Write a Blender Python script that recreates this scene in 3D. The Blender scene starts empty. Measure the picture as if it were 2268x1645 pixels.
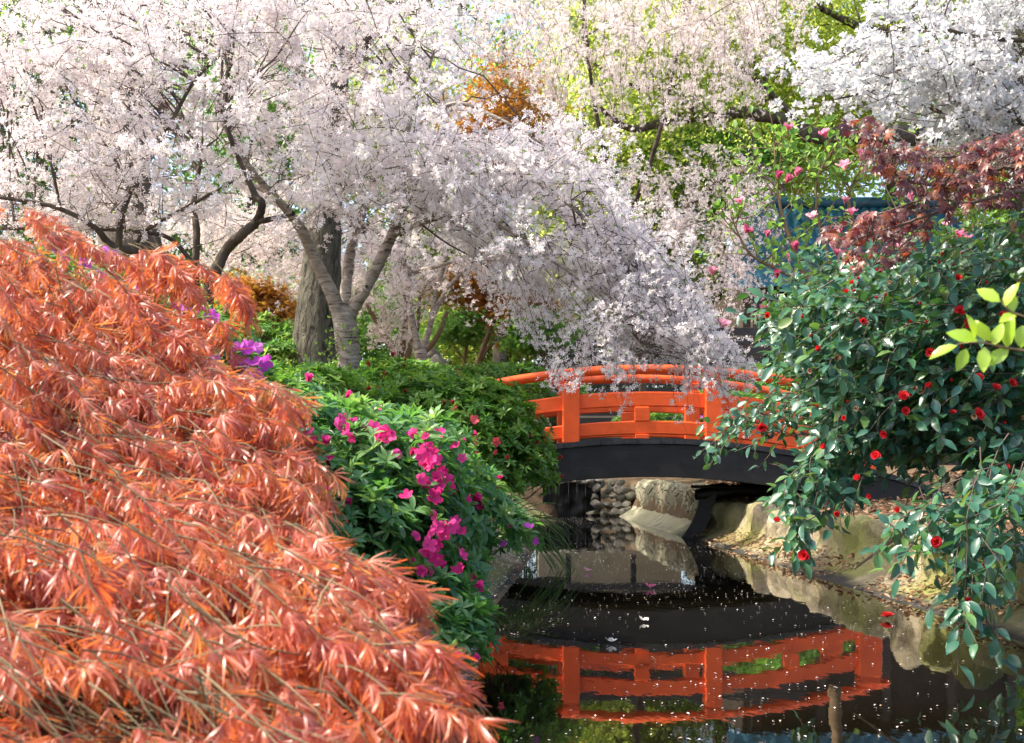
import bpy, bmesh, math
import numpy as np
from mathutils import Vector, noise as mnoise

rng = np.random.default_rng(11)
R = math.radians
SC = bpy.context.scene

# ------------------------------------------------------------------ camera, sky, sun
F_PX, CU, HOR, CAMZ = 2590.0, 1134.0, 1017.0, 1.01      # focal length, centre, horizon in photo pixels (2268 wide)
cam = bpy.data.cameras.new('camera')
camo = bpy.data.objects.new('camera', cam)
SC.collection.objects.link(camo)
SC.camera = camo
camo.location = (0, 0, CAMZ)
camo.rotation_euler = (R(90), 0, 0)
cam.sensor_width = 36
cam.lens = 36 * F_PX / 2268
cam.shift_y = (HOR - 822.5) / 2268
cam.clip_start = 0.05
cam.clip_end = 2000
cam.dof.use_dof = True
cam.dof.focus_distance = 9.5
cam.dof.aperture_fstop = 7.5

SUN = Vector((-0.70, -0.06, 0.88)).normalized()
w = bpy.data.worlds.new('World')
SC.world = w
w.use_nodes = True
nt = w.node_tree
bg = nt.nodes['Background']
sky = nt.nodes.new('ShaderNodeTexSky')
sky.sky_type = 'NISHITA'
sky.sun_disc = False
sky.sun_elevation = math.asin(SUN.z)
sky.sun_rotation = math.atan2(SUN.x, SUN.y)
sky.dust_density = 4.0
sky.air_density = 0.8
sky.ozone_density = 0.2
nt.links.new(sky.outputs[0], bg.inputs[0])
bg.inputs[1].default_value = 0.15
sl = bpy.data.lights.new('sun', 'SUN')
sl.energy = 2.7
sl.angle = R(0.5)
sl.color = (1.0, 0.91, 0.76)
so = bpy.data.objects.new('sun', sl)
SC.collection.objects.link(so)
so.rotation_euler = SUN.to_track_quat('Z', 'Y').to_euler()
SC.view_settings.view_transform = 'Standard'
SC.view_settings.look = 'None'
SC.view_settings.exposure = 1.8
SC.view_settings.gamma = 1
SC.cycles.max_bounces = 8
SC.cycles.diffuse_bounces = 4
SC.cycles.glossy_bounces = 3
SC.cycles.transmission_bounces = 6
SC.cycles.caustics_reflective = False
SC.cycles.caustics_refractive = False

# ------------------------------------------------------------------ helpers
def at(u, v, Y):
    u = np.asarray(u, float); v = np.asarray(v, float); Y = np.asarray(Y, float)
    return np.stack(np.broadcast_arrays((u - CU) / F_PX * Y, Y, CAMZ - (v - HOR) / F_PX * Y), -1)

def nrm(a):
    a = np.asarray(a, float)
    return a / np.maximum(np.linalg.norm(a, axis=-1, keepdims=True), 1e-9)

def rdir(n):
    return nrm(rng.normal(size=(n, 3)))

class Geo:
    def __init__(s):
        s.v = []; s.f = []; s.m = []; s.a = []; s.n = 0
    def add(s, V, F, mi=0, var=0.5):
        V = np.asarray(V, float).reshape(-1, 3); F = np.asarray(F, np.int64)
        if len(V) == 0: return
        s.v.append(V); s.f.append(F + s.n)
        s.m.append(np.broadcast_to(np.asarray(mi), (len(F),)).copy())
        s.a.append(np.broadcast_to(np.asarray(var, float), (len(V),)).copy())
        s.n += len(V)

def build(name, g, mats, parent=None, smooth=True, loc=None):
    V = np.concatenate(g.v); A = np.concatenate(g.a)
    loops = np.concatenate([f.ravel() for f in g.f])
    tot = np.concatenate([np.full(len(f), f.shape[1]) for f in g.f])
    M = np.concatenate(g.m)
    start = np.concatenate([[0], np.cumsum(tot)[:-1]])
    if loc is not None: V = V - np.asarray(loc)
    me = bpy.data.meshes.new(name)
    me.vertices.add(len(V)); me.vertices.foreach_set('co', V.astype(np.float32).ravel())
    me.loops.add(len(loops)); me.loops.foreach_set('vertex_index', loops.astype(np.int32))
    me.polygons.add(len(tot)); me.polygons.foreach_set('loop_start', start.astype(np.int32))
    me.polygons.foreach_set('material_index', M.astype(np.int32))
    me.polygons.foreach_set('use_smooth', np.full(len(tot), smooth))
    me.update(calc_edges=True)
    at_ = me.attributes.new('var', 'FLOAT', 'POINT')
    at_.data.foreach_set('value', A.astype(np.float32))
    for m in (mats if isinstance(mats, (list, tuple)) else [mats]): me.materials.append(m)
    o = bpy.data.objects.new(name, me)
    SC.collection.objects.link(o)
    if parent is not None: o.parent = parent
    if loc is not None:
        o.location = loc
    return o

def thing(name, label, cat, loc, group=None):
    o = bpy.data.objects.new(name, None)
    SC.collection.objects.link(o)
    o.location = loc
    o.empty_display_size = 0.1
    return tag(o, label, cat, group)

def tag(o, label, cat, group=None, kind=None):
    o['label'] = label; o['category'] = cat
    if group: o['group'] = group
    if kind: o['kind'] = kind
    return o

def part(name, g, mats, par, smooth=True):
    """a part: geometry is in world space, kept there under its thing's Empty"""
    o = build(name, g, mats, None, smooth)
    o.parent = par
    base = Vector(par.location)
    if par.parent: base += Vector(par.parent.location)
    o.location = -base
    return o

def subpart(name, g, mats, par, smooth=True):
    o = build(name, g, mats, None, smooth)
    o.parent = par                      # par already carries the shift to world space
    return o

def frames(y, z):
    y = nrm(y); z = z - (z * y).sum(-1, keepdims=True) * y
    bad = np.linalg.norm(z, axis=-1) < 1e-4
    z[bad] = np.cross(y[bad], np.array([1.0, 0.1, 0.2]))
    z = nrm(z); x = np.cross(y, z)
    return np.stack([x, y, z], -1)

def scatter(g, tmpl, pos, y, z, scale, var=None):
    """copies of a little leaf or flower shape: base at pos, growing along y, its face towards z"""
    tv, tf, tm = tmpl
    pos = np.asarray(pos, float); n = len(pos)
    if n == 0: return
    Rm = frames(np.array(y, float), np.array(z, float))
    scale = np.broadcast_to(np.asarray(scale, float), (n,)) if np.ndim(scale) < 2 else np.asarray(scale)
    if scale.ndim == 1: scale = scale[:, None].repeat(3, 1)
    V = pos[:, None, :] + np.einsum('nij,nkj->nki', Rm, tv[None] * scale[:, None, :])
    F = tf[None] + (np.arange(n) * len(tv))[:, None, None]
    if var is None: var = rng.random(n)
    var = np.broadcast_to(var, (n,))
    g.add(V.reshape(-1, 3), F.reshape(-1, tf.shape[1]), np.tile(tm, n), np.repeat(var, len(tv)))

def tubes(g, P, rad, sides=4, mi=0, var=None):
    """many tubes at once: P (n,K,3), rad (n,K)"""
    P = np.asarray(P, float); n, K, _ = P.shape
    T = nrm(np.gradient(P, axis=1))
    ref = nrm(rng.normal(size=(n, 1, 3)) * 0.3 + np.array([0.31, 0.2, 0.1]))
    ref = np.where(np.abs((T * ref).sum(-1, keepdims=True).mean(1, keepdims=True)) > 0.85, np.array([0.1, -0.9, 0.5]), ref)
    A = nrm(np.cross(T, ref)); B = np.cross(T, A)
    th = np.arange(sides) * 2 * np.pi / sides
    ring = A[:, :, None] * np.cos(th)[:, None] + B[:, :, None] * np.sin(th)[:, None]
    V = P[:, :, None] + ring * np.asarray(rad)[:, :, None, None]
    k, s = np.meshgrid(np.arange(K - 1), np.arange(sides), indexing='ij')
    s2 = (s + 1) % sides
    q = np.stack([k * sides + s, k * sides + s2, (k + 1) * sides + s2, (k + 1) * sides + s], -1).reshape(-1, 4)
    F = q[None] + (np.arange(n) * K * sides)[:, None, None]
    if var is None: var = rng.random(n)
    g.add(V.reshape(-1, 3), F.reshape(-1, 4), mi, np.repeat(var, K * sides))

def smooth_path(pts, rad, per=6):
    pts = np.asarray(pts, float); rad = np.asarray(rad, float); n = len(pts)
    t = np.linspace(0, n - 1, (n - 1) * per + 1)
    i = np.clip(t.astype(int), 0, n - 2); f = (t - i)[:, None]
    p0 = pts[np.clip(i - 1, 0, n - 1)]; p1 = pts[i]; p2 = pts[i + 1]; p3 = pts[np.clip(i + 2, 0, n - 1)]
    C = 0.5 * (2 * p1 + (p2 - p0) * f + (2 * p0 - 5 * p1 + 4 * p2 - p3) * f ** 2 + (3 * p1 - p0 - 3 * p2 + p3) * f ** 3)
    return C, np.interp(t, np.arange(n), rad)

def limb(g, pts, rad, sides=10, wob=0.15, per=7, knob=0.08):
    C, r = smooth_path(pts, rad, per)
    C[1:-1] += rng.normal(size=(len(C) - 2, 3)) * (r[1:-1, None] * wob)
    r = r * (1 + rng.normal(size=len(r)) * knob)
    tubes(g, C[None], r[None], sides)
    return C, r

def limb_px(g, uvY, rpx, **k):
    a = np.array(uvY, float)
    P = at(a[:, 0], a[:, 1], a[:, 2])
    r = np.asarray(rpx, float) / F_PX * a[:, 2]
    return limb(g, P, r, **k)

def sample_poly(poly, n):
    poly = np.array(poly, float); lo = poly.min(0); hi = poly.max(0); out = []
    got = 0
    while got < n:
        p = lo + rng.random((n * 2, 2)) * (hi - lo)
        x, y = p[:, 0], p[:, 1]; ins = np.zeros(len(p), bool)
        j = len(poly) - 1
        for i in range(len(poly)):
            xi, yi = poly[i]; xj, yj = poly[j]
            c = ((yi > y) != (yj > y)) & (x < (xj - xi) * (y - yi) / (yj - yi + 1e-12) + xi)
            ins ^= c; j = i
        out.append(p[ins]); got += ins.sum()
    return np.concatenate(out)[:n]

def curves(P, D, L, droop, K=7, wig=0.05):
    """n curved twigs: start P, heading D, length L, sinking by droop"""
    t = np.linspace(0, 1, K)
    n = len(P); L = np.broadcast_to(L, (n,)); droop = np.broadcast_to(droop, (n,))
    C = P[:, None] + nrm(D)[:, None] * (L[:, None] * t)[:, :, None]
    C[:, :, 2] -= droop[:, None] * L[:, None] * t ** 2
    w1 = rng.normal(size=(n, 1, 3)) * np.sin(t * 3.1)[None, :, None] + rng.normal(size=(n, 1, 3)) * np.sin(t * 6.3)[None, :, None]
    return C + w1 * (wig * L)[:, None, None]

def along(C, t):
    """points and tangents on curves C (n,K,3) at parameters t (n,m)"""
    n, K, _ = C.shape
    x = np.clip(t, 0, 0.9999) * (K - 1); i = x.astype(int); f = (x - i)[..., None]
    idx = np.arange(n)[:, None]
    a = C[idx, i]; b = C[idx, i + 1]
    return a + (b - a) * f, nrm(b - a)

# little shapes -------------------------------------------------------------
def T(v, f, m=0):
    f = np.array(f)
    return np.array(v, float), f, np.broadcast_to(np.asarray(m), (len(f),)).copy()

def leaf(width=0.45, fold=0.10, curl=0.15, rows=(0.0, 0.22, 0.5, 0.78, 1.0), prof=(0.04, 0.75, 1.0, 0.62, 0.0)):
    v = []; f = []
    for y, p in zip(rows, prof):
        z = -curl * y * y
        h = width * 0.5 * p
        v += [(-h, y, z + fold * h * 2), (0, y, z), (h, y, z + fold * h * 2)]
    for i in range(len(rows) - 1):
        a = i * 3
        for k in (0, 1):
            f += [(a + k, a + k + 1, a + k + 4), (a + k, a + k + 4, a + k + 3)]
    return T(v, f)

def merge(parts):
    V = []; Fs = []; M = []; n = 0
    for v, f, m in parts:
        V.append(v); Fs.append(f + n); M.append(m); n += len(v)
    return np.concatenate(V), np.concatenate(Fs), np.concatenate(M)

def rot(t, az=0, tilt=0, roll=0, s=1.0, off=(0, 0, 0), m=None):
    """tilt a +Y shape up by tilt, then turn about Z by az"""
    v, f, mm = t
    v = v * s
    c, q = math.cos(roll), math.sin(roll); v = np.stack([c * v[:, 0] + q * v[:, 2], v[:, 1], -q * v[:, 0] + c * v[:, 2]], -1)
    c, q = math.cos(tilt), math.sin(tilt); v = np.stack([v[:, 0], c * v[:, 1] - q * v[:, 2], q * v[:, 1] + c * v[:, 2]], -1)
    c, q = math.cos(az), math.sin(az); v = np.stack([c * v[:, 0] - q * v[:, 1], q * v[:, 0] + c * v[:, 1], v[:, 2]], -1)
    return v + np.array(off), f, (mm if m is None else np.full(len(f), m))

# rosettes and flowers face +Z; scatter() grows them along y, so turn Z to Y
def zup(t):
    v, f, m = t
    return np.stack([v[:, 0], v[:, 2], -v[:, 1]], -1), f, m

LEAF_CAM = leaf(0.52, 0.14, 0.16)
LEAF_CAM2 = leaf(0.46, 0.22, 0.30)
LEAF_SMALL = leaf(0.5, 0.2, 0.2, (0, 0.5, 1.0), (0.1, 1.0, 0.0))
LEAF_AZ = leaf(0.34, 0.22, 0.22, (0, 0.3, 0.7, 1.0), (0.15, 0.85, 0.9, 0.0))
LEAF_MAG = leaf(0.55, 0.15, 0.12, (0, 0.25, 0.6, 0.85, 1.0), (0.06, 0.6, 1.0, 0.7, 0.0))

def rosette(n, tiers=1, up=0.5):
    ps = []
    for k in range(n):
        az = k * 2.399 + rng.normal() * 0.15
        tl = up * (0.45 + 0.9 * k / n) + rng.normal() * 0.15
        ps.append(rot(LEAF_AZ, az, tl, rng.normal() * 0.3, 1 - 0.35 * k / n))
    return zup(merge(ps))

ROS = [rosette(9, 1, 0.7), rosette(7, 1, 0.5), rosette(10, 1, 0.9), rosette(6, 1, 0.35)]

def petal(w, l, cup, tipz, ruff=0.0):
    v = [(0, 0.04, 0), (-w * .5, .45 * l, cup * .6), (0, .5 * l, cup * .35), (w * .5, .45 * l, cup * .6),
         (-w * .42, .85 * l, tipz + ruff), (0, l, tipz), (w * .42, .85 * l, tipz - ruff)]
    f = [(0, 2, 1), (0, 3, 2), (1, 2, 5), (1, 5, 4), (2, 3, 6), (2, 6, 5)]
    return T(v, f)

def azalea_flower(seed):
    r = np.random.default_rng(seed)
    ps = [rot(petal(0.72, 1.0, 0.22, 0.30 + r.normal() * .1, r.normal() * .08), k * 2 * np.pi / 5 + r.normal() * .06, 0.25 + r.normal() * .12) for k in range(5)]
    st = T([(0, 0, 0), (0.02, 0, 0), (0.015, 0, 0.9)], [(0, 1, 2)], 1)
    for k in range(5):
        ps.append(rot(rot(st, 0, 0.0), k * 1.3, 0.35 + r.normal() * .1, 0.2, 1.0))
    return zup(merge(ps))
AZF = [azalea_flower(i) for i in range(4)]

def camellia_flower(seed, openness=1.0):
    r = np.random.default_rng(seed)
    ps = []
    for ring, (n, l, tl) in enumerate(((6, 1.0, 0.25), (6, 0.82, 0.6), (5, 0.6, 0.95), (4, 0.42, 1.25))):
        for k in range(n):
            ps.append(rot(petal(0.95, l, 0.3, 0.22, r.normal() * .07), k * 2 * np.pi / n + ring * .5 + r.normal() * .1,
                          tl * openness + (1 - openness) * 1.25 + r.normal() * .08))
    return zup(merge(ps))
CAMF = [camellia_flower(5), camellia_flower(6, .85), camellia_flower(8, .5)]
CAMBUD = [camellia_flower(9, .05)]

def magnolia_flower(seed, op):
    r = np.random.default_rng(seed)
    ps = [rot(petal(0.55, 1.0, 0.25, -0.05 + r.normal() * .08), k * 2 * np.pi / 6 + r.normal() * .1, 1.42 - op * (0.5 + .3 * (k % 2)) + r.normal() * .06) for k in range(6)]
    return zup(merge(ps))
MAGF = [magnolia_flower(1, .1), magnolia_flower(2, .35), magnolia_flower(3, .7)]

def cherry_flower(wid, seed, centre=False):
    r = np.random.default_rng(seed)
    ps = []
    for k in range(5):
        a = k * 2 * np.pi / 5 + r.normal() * .12
        tl = 0.2 + r.normal() * .2
        ps.append(rot(T([(0, .02, 0), (-wid, .58, .06), (0, 1.0, .12), (wid, .58, .06)], [(0, 2, 1), (0, 3, 2)]), a, tl, r.normal() * .3))
    if centre:
        ps.append(T([(0, 0.2, .10), (-.17, -.1, .10), (.17, -.1, .10)], [(0, 1, 2)], 1))
    return zup(merge(ps))
CHF = [cherry_flower(.21, i) for i in range(5)]
CHW = [cherry_flower(.34, i, True) for i in range(4)]

def lace_leaf(seed):
    r = np.random.default_rng(seed)
    v = []; f = []
    n = 8
    for k in range(n):
        a = (k - (n - 1) / 2) / ((n - 1) / 2) * r.uniform(.8, 1.1) + r.normal() * .1
        l = (1.0 - 0.38 * abs(a) / 1.3) * r.uniform(.85, 1.1)
        wd = 0.03 * r.uniform(.7, 1.25)
        dr = r.uniform(.3, 1.0)
        tw = r.normal() * .035
        b = len(v)
        for t, wf in ((0.03, .25), (.3, .8), (.58, 1.0), (.82, .6), (1.0, 0)):
            c = np.array([math.sin(a) * l * t, math.cos(a) * l * t, -dr * l * t * t])
            s = np.array([math.cos(a), -math.sin(a), 0]) * wd * wf
            v += [tuple(c - s + (0, 0, tw * t)), tuple(c + s - (0, 0, tw * t))]
        for i in range(4):
            q = b + i * 2
            f += [(q, q + 1, q + 3), (q, q + 3, q + 2)]
    return T(v, f)
LACE = [lace_leaf(i) for i in range(7)]

def palm_leaf(seed):
    r = np.random.default_rng(seed)
    v = [(0, 0, 0)]; f = []
    ang = [-2.0, -1.35, -0.68, 0, 0.68, 1.35, 2.0]; ln = [.45, .75, .95, 1.0, .95, .75, .45]
    for k, (a, l) in enumerate(zip(ang, ln)):
        a += r.normal() * .05; l *= r.uniform(.9, 1.08); dz = -r.uniform(.05, .4) * l
        b = len(v)
        for t, wf in ((.28, .10), (.55, .13)):
            for sgn in (-1, 1):
                v.append((math.sin(a) * l * t + sgn * math.cos(a) * wf, math.cos(a) * l * t - sgn * math.sin(a) * wf, dz * t * t + .03))
        v.append((math.sin(a) * l, math.cos(a) * l, dz))
        f += [(0, b, b + 1), (b, b + 2, b + 3), (b, b + 3, b + 1), (b + 2, b + 4, b + 3)]
    return T(v, f)
PALM = [palm_leaf(i) for i in range(5)]

# ------------------------------------------------------------------ materials
def newmat(name):
    m = bpy.data.materials.new(name); m.use_nodes = True
    return m, m.node_tree, m.node_tree.nodes['Principled BSDF'], m.node_tree.nodes['Material Output']

def ramp(nt, cols, pos=None):
    r = nt.nodes.new('ShaderNodeValToRGB')
    n = len(cols)
    while len(r.color_ramp.elements) < n: r.color_ramp.elements.new(0.5)
    for i, c in enumerate(cols):
        e = r.color_ramp.elements[i]
        e.position = i / (n - 1) if pos is None else pos[i]
        e.color = (*c, 1)
    return r

def leafmat(name, cols, tcols=None, fac=0.4, rough=0.45, spec=0.5, pos=None):
    """leaf or petal: colour differs from leaf to leaf; light passes through it"""
    m, nt, p, out = newmat(name)
    a = nt.nodes.new('ShaderNodeAttribute'); a.attribute_name = 'var'
    r = ramp(nt, cols, pos); nt.links.new(a.outputs['Fac'], r.inputs[0])
    nt.links.new(r.outputs[0], p.inputs['Base Color'])
    p.inputs['Roughness'].default_value = rough
    p.inputs['Specular IOR Level'].default_value = spec
    t = nt.nodes.new('ShaderNodeBsdfTranslucent')
    r2 = ramp(nt, tcols or cols, pos); nt.links.new(a.outputs['Fac'], r2.inputs[0])
    nt.links.new(r2.outputs[0], t.inputs[0])
    mx = nt.nodes.new('ShaderNodeMixShader'); mx.inputs[0].default_value = fac
    nt.links.new(p.outputs[0], mx.inputs[1]); nt.links.new(t.outputs[0], mx.inputs[2])
    nt.links.new(mx.outputs[0], out.inputs[0])
    return m

def coords(nt, scale, obj=False):
    tc = nt.nodes.new('ShaderNodeTexCoord')
    mp = nt.nodes.new('ShaderNodeMapping')
    mp.inputs['Scale'].default_value = scale
    nt.links.new(tc.outputs['Object'], mp.inputs[0])
    return mp

def noisemat(name, cols, scale=(1, 1, 1), nscale=5, detail=6, rough=0.8, bump=0.3, bscale=None, pos=None, spec=0.3, dist=0.02, distort=0.0, nrough=0.6):
    m, nt, p, out = newmat(name)
    mp = coords(nt, scale)
    n = nt.nodes.new('ShaderNodeTexNoise'); n.inputs['Scale'].default_value = nscale; n.inputs['Detail'].default_value = detail
    n.inputs['Roughness'].default_value = nrough; n.inputs['Distortion'].default_value = distort
    nt.links.new(mp.outputs[0], n.inputs[0])
    r = ramp(nt, cols, pos); nt.links.new(n.outputs[0], r.inputs[0])
    nt.links.new(r.outputs[0], p.inputs['Base Color'])
    p.inputs['Roughness'].default_value = rough
    p.inputs['Specular IOR Level'].default_value = spec
    if bump:
        b = nt.nodes.new('ShaderNodeBump'); b.inputs['Strength'].default_value = bump; b.inputs['Distance'].default_value = dist
        if bscale:
            n2 = nt.nodes.new('ShaderNodeTexNoise'); n2.inputs['Scale'].default_value = bscale; n2.inputs['Detail'].default_value = 5
            nt.links.new(mp.outputs[0], n2.inputs[0]); nt.links.new(n2.outputs[0], b.inputs['Height'])
        else:
            nt.links.new(n.outputs[0], b.inputs['Height'])
        nt.links.new(b.outputs[0], p.inputs['Normal'])
    return m

M = {}
M['blossom'] = leafmat('blossom', [(.78, .69, .70), (.85, .80, .80), (.88, .86, .86)], [(.78, .69, .70), (.85, .80, .79), (.88, .86, .85)], .5, .6, .2)
M['blossom_warm'] = leafmat('blossom_warm', [(.72, .60, .57), (.80, .72, .69), (.84, .79, .76)], None, .45, .6, .2)
M['blossom_white'] = leafmat('blossom_white', [(.64, .65, .66), (.73, .74, .74)], None, .45, .6, .2)
M['blossom_eye'] = leafmat('blossom_eye', [(.25, .05, .06), (.4, .1, .1)], None, .2)
M['young_leaf'] = leafmat('young_leaf', [(.10, .22, .03), (.22, .36, .06)], [(.25, .5, .06), (.4, .6, .1)], .5)
M['twig'] = noisemat('twig', [(.06, .042, .035), (.14, .10, .08)], nscale=30, bump=0, rough=.8)
M['cherry_bark'] = noisemat('cherry_bark', [(.06, .045, .035), (.25, .205, .16), (.40, .36, .30)], (1, 1, 5), 7, 8, .75, .5, pos=(.36, .44, .66), dist=.02, distort=1.2)
M['dark_bark'] = noisemat('dark_bark', [(.028, .024, .018), (.085, .07, .052), (.15, .125, .095)], (1, 1, .35), 9, 8, .85, .8, pos=(.3, .5, .75), dist=.05)
M['grey_bark'] = noisemat('grey_bark', [(.02, .018, .013), (.075, .07, .05), (.14, .13, .095)], (1, 1, .3), 16, 10, .85, 1.0, pos=(.36, .47, .68), dist=.08, distort=1.0)
M['brown_stem'] = noisemat('brown_stem', [(.12, .075, .04), (.26, .18, .10)], (1, 1, .4), 12, 5, .8, .4)
M['olive_stem'] = noisemat('olive_stem', [(.08, .06, .03), (.24, .19, .10)], (1, 1, .4), 12, 5, .7, .4)
M['lace'] = leafmat('lace', [(.17, .025, .016), (.38, .075, .035), (.54, .17, .085), (.36, .11, .09), (.42, .22, .05)], [(.45, .05, .02), (.80, .17, .04), (.88, .32, .08), (.62, .12, .07), (.8, .48, .08)], .42, .40, .9)
M['camellia_leaf'] = leafmat('camellia_leaf', [(.022, .088, .06), (.035, .115, .07), (.06, .15, .05), (.11, .18, .04)], [(.06, .18, .03), (.10, .26, .04), (.2, .38, .05), (.32, .42, .06)], .22, .33, .6, pos=(0, .6, .9, 1))
M['camellia_red'] = leafmat('camellia_red', [(.42, .006, .012), (.58, .02, .03)], [(.8, .03, .03), (.9, .06, .06)], .3, .5, .3)
M['azalea_leaf'] = leafmat('azalea_leaf', [(.035, .12, .045), (.06, .18, .06), (.14, .26, .08)], [(.12, .34, .05), (.2, .45, .07), (.38, .58, .12)], .38, .4, .5, pos=(0, .7, 1))
M['box_leaf'] = leafmat('box_leaf', [(.045, .13, .018), (.08, .19, .028), (.14, .27, .045)], [(.12, .34, .03), (.2, .44, .04), (.36, .56, .08)], .38, .4, .5)
M['magenta'] = leafmat('magenta', [(.60, .015, .16), (.70, .03, .24), (.74, .06, .30)], [(.9, .04, .28), (.95, .1, .4), (.95, .12, .45)], .4, .55, .25)
M['purple'] = leafmat('purple', [(.50, .04, .42), (.60, .10, .55), (.62, .14, .60)], [(.75, .1, .68), (.85, .2, .8), (.85, .25, .8)], .4, .55, .25)
M['pink_red'] = leafmat('pink_red', [(.62, .05, .08), (.74, .12, .16)], [(.9, .12, .14), (.95, .2, .25)], .4, .55, .25)
M['bud_red'] = leafmat('bud_red', [(.35, .03, .03), (.5, .06, .04)], None, .3)
M['white_petal'] = leafmat('white_petal', [(.75, .72, .70), (.85, .83, .80)], None, .4)
M['oak_leaf'] = leafmat('oak_leaf', [(.06, .12, .018), (.13, .20, .03), (.24, .30, .06)], [(.40, .55, .06), (.68, .78, .14), (.88, .90, .30)], .56, .45, .4)
M['green_leaf'] = leafmat('green_leaf', [(.025, .085, .02), (.05, .14, .03), (.10, .20, .04)], [(.16, .42, .05), (.3, .58, .08), (.5, .68, .14)], .46, .45, .4)
M['dark_leaf'] = leafmat('dark_leaf', [(.015, .05, .015), (.03, .08, .022), (.06, .12, .03)], [(.06, .18, .03), (.12, .28, .04), (.22, .36, .06)], .35, .45, .4)
M['bronze_leaf'] = leafmat('bronze_leaf', [(.16, .065, .015), (.26, .11, .02), (.30, .17, .03)], [(.5, .2, .03), (.65, .3, .04), (.6, .4, .06)], .45, .5, .3)
M['redmaple'] = leafmat('redmaple', [(.05, .018, .022), (.085, .025, .028), (.15, .035, .024), (.26, .08, .025)], [(.16, .02, .03), (.26, .04, .04), (.5, .09, .03), (.7, .22, .05)], .34, .38, .5, pos=(0, .5, .85, 1))
M['magnolia_leaf'] = leafmat('magnolia_leaf', [(.07, .19, .03), (.13, .28, .05)], [(.26, .5, .06), (.4, .62, .12)], .45, .45, .4)
M['magnolia_pink'] = leafmat('magnolia_pink', [(.50, .06, .19), (.66, .20, .34), (.75, .42, .5)], [(.7, .1, .28), (.85, .3, .45), (.9, .6, .65)], .4, .5, .3)
M['bright_leaf'] = leafmat('bright_leaf', [(.20, .36, .02), (.34, .50, .05)], [(.45, .65, .03), (.6, .75, .1)], .45, .28, .6)
M['litter'] = leafmat('litter', [(.10, .05, .025), (.22, .12, .06), (.34, .21, .11), (.42, .30, .19)], None, .15, .7, .2)
M['water_petal'] = leafmat('water_petal', [(.55, .40, .25), (.75, .68, .62), (.85, .82, .82)], None, .2, .6, .2, pos=(0, .3, 1))
M['grass'] = leafmat('grass', [(.05, .12, .02), (.10, .20, .04)], [(.2, .4, .05), (.3, .5, .08)], .35)

def paint(name, base, rough=.38, var=.12):
    m, nt, p, out = newmat(name)
    mp = coords(nt, (1, 1, 1))
    n = nt.nodes.new('ShaderNodeTexNoise'); n.inputs['Scale'].default_value = 3.5; n.inputs['Detail'].default_value = 9; n.inputs['Roughness'].default_value = .7
    nt.links.new(mp.outputs[0], n.inputs[0])
    b = np.array(base)
    r = ramp(nt, [tuple(b * (1 - var * 1.6)), tuple(b), tuple(np.minimum(b * (1 + var) + .01, 1))], (.3, .5, .7))
    nt.links.new(n.outputs[0], r.inputs[0]); nt.links.new(r.outputs[0], p.inputs['Base Color'])
    rr = ramp(nt, [(rough - .08,) * 3, (rough + .15,) * 3]); nt.links.new(n.outputs[0], rr.inputs[0]); nt.links.new(rr.outputs[0], p.inputs['Roughness'])
    mp2 = coords(nt, (2, 30, 30)); n2 = nt.nodes.new('ShaderNodeTexNoise'); n2.inputs['Scale'].default_value = 2.5; n2.inputs['Detail'].default_value = 4
    nt.links.new(mp2.outputs[0], n2.inputs[0])
    bu = nt.nodes.new('ShaderNodeBump'); bu.inputs['Strength'].default_value = .25; bu.inputs['Distance'].default_value = .008
    nt.links.new(n2.outputs[0], bu.inputs['Height']); nt.links.new(bu.outputs[0], p.inputs['Normal'])
    return m
M['vermilion'] = paint('vermilion', (.82, .105, .013))
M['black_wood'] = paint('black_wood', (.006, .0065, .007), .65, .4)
M['deck_edge'] = paint('deck_edge', (.02, .024, .028), .6, .3)
M['deck_board'] = paint('deck_board', (.10, .085, .07), .7, .3)
M['dark_fence'] = paint('dark_fence', (.02, .018, .018), .7, .4)
M['plain_black'] = paint('plain_black', (.006, .006, .006), .5, .3)
M['stone_grey'] = noisemat('stone_grey', [(.14, .13, .11), (.26, .24, .20), (.36, .33, .28)], nscale=4, detail=8, bump=.5, pos=(.3, .5, .75))
M['rock'] = noisemat('rock', [(.05, .06, .03), (.15, .14, .11), (.27, .25, .21)], nscale=5, detail=9, bump=.7, pos=(.3, .48, .72), dist=.03)
M['concrete'] = noisemat('concrete', [(.15, .14, .105), (.24, .22, .165), (.30, .27, .2)], nscale=3, detail=9, bump=.4)
M['soil'] = noisemat('soil', [(.05, .032, .018), (.11, .072, .04), (.17, .12, .07)], nscale=3, detail=10, bump=.7, dist=.05)
M['roof_tile'] = paint('roof_tile', (.014, .085, .13), .3, .4)
M['roof_wall'] = paint('roof_wall', (.05, .035, .025), .7, .3)

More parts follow.
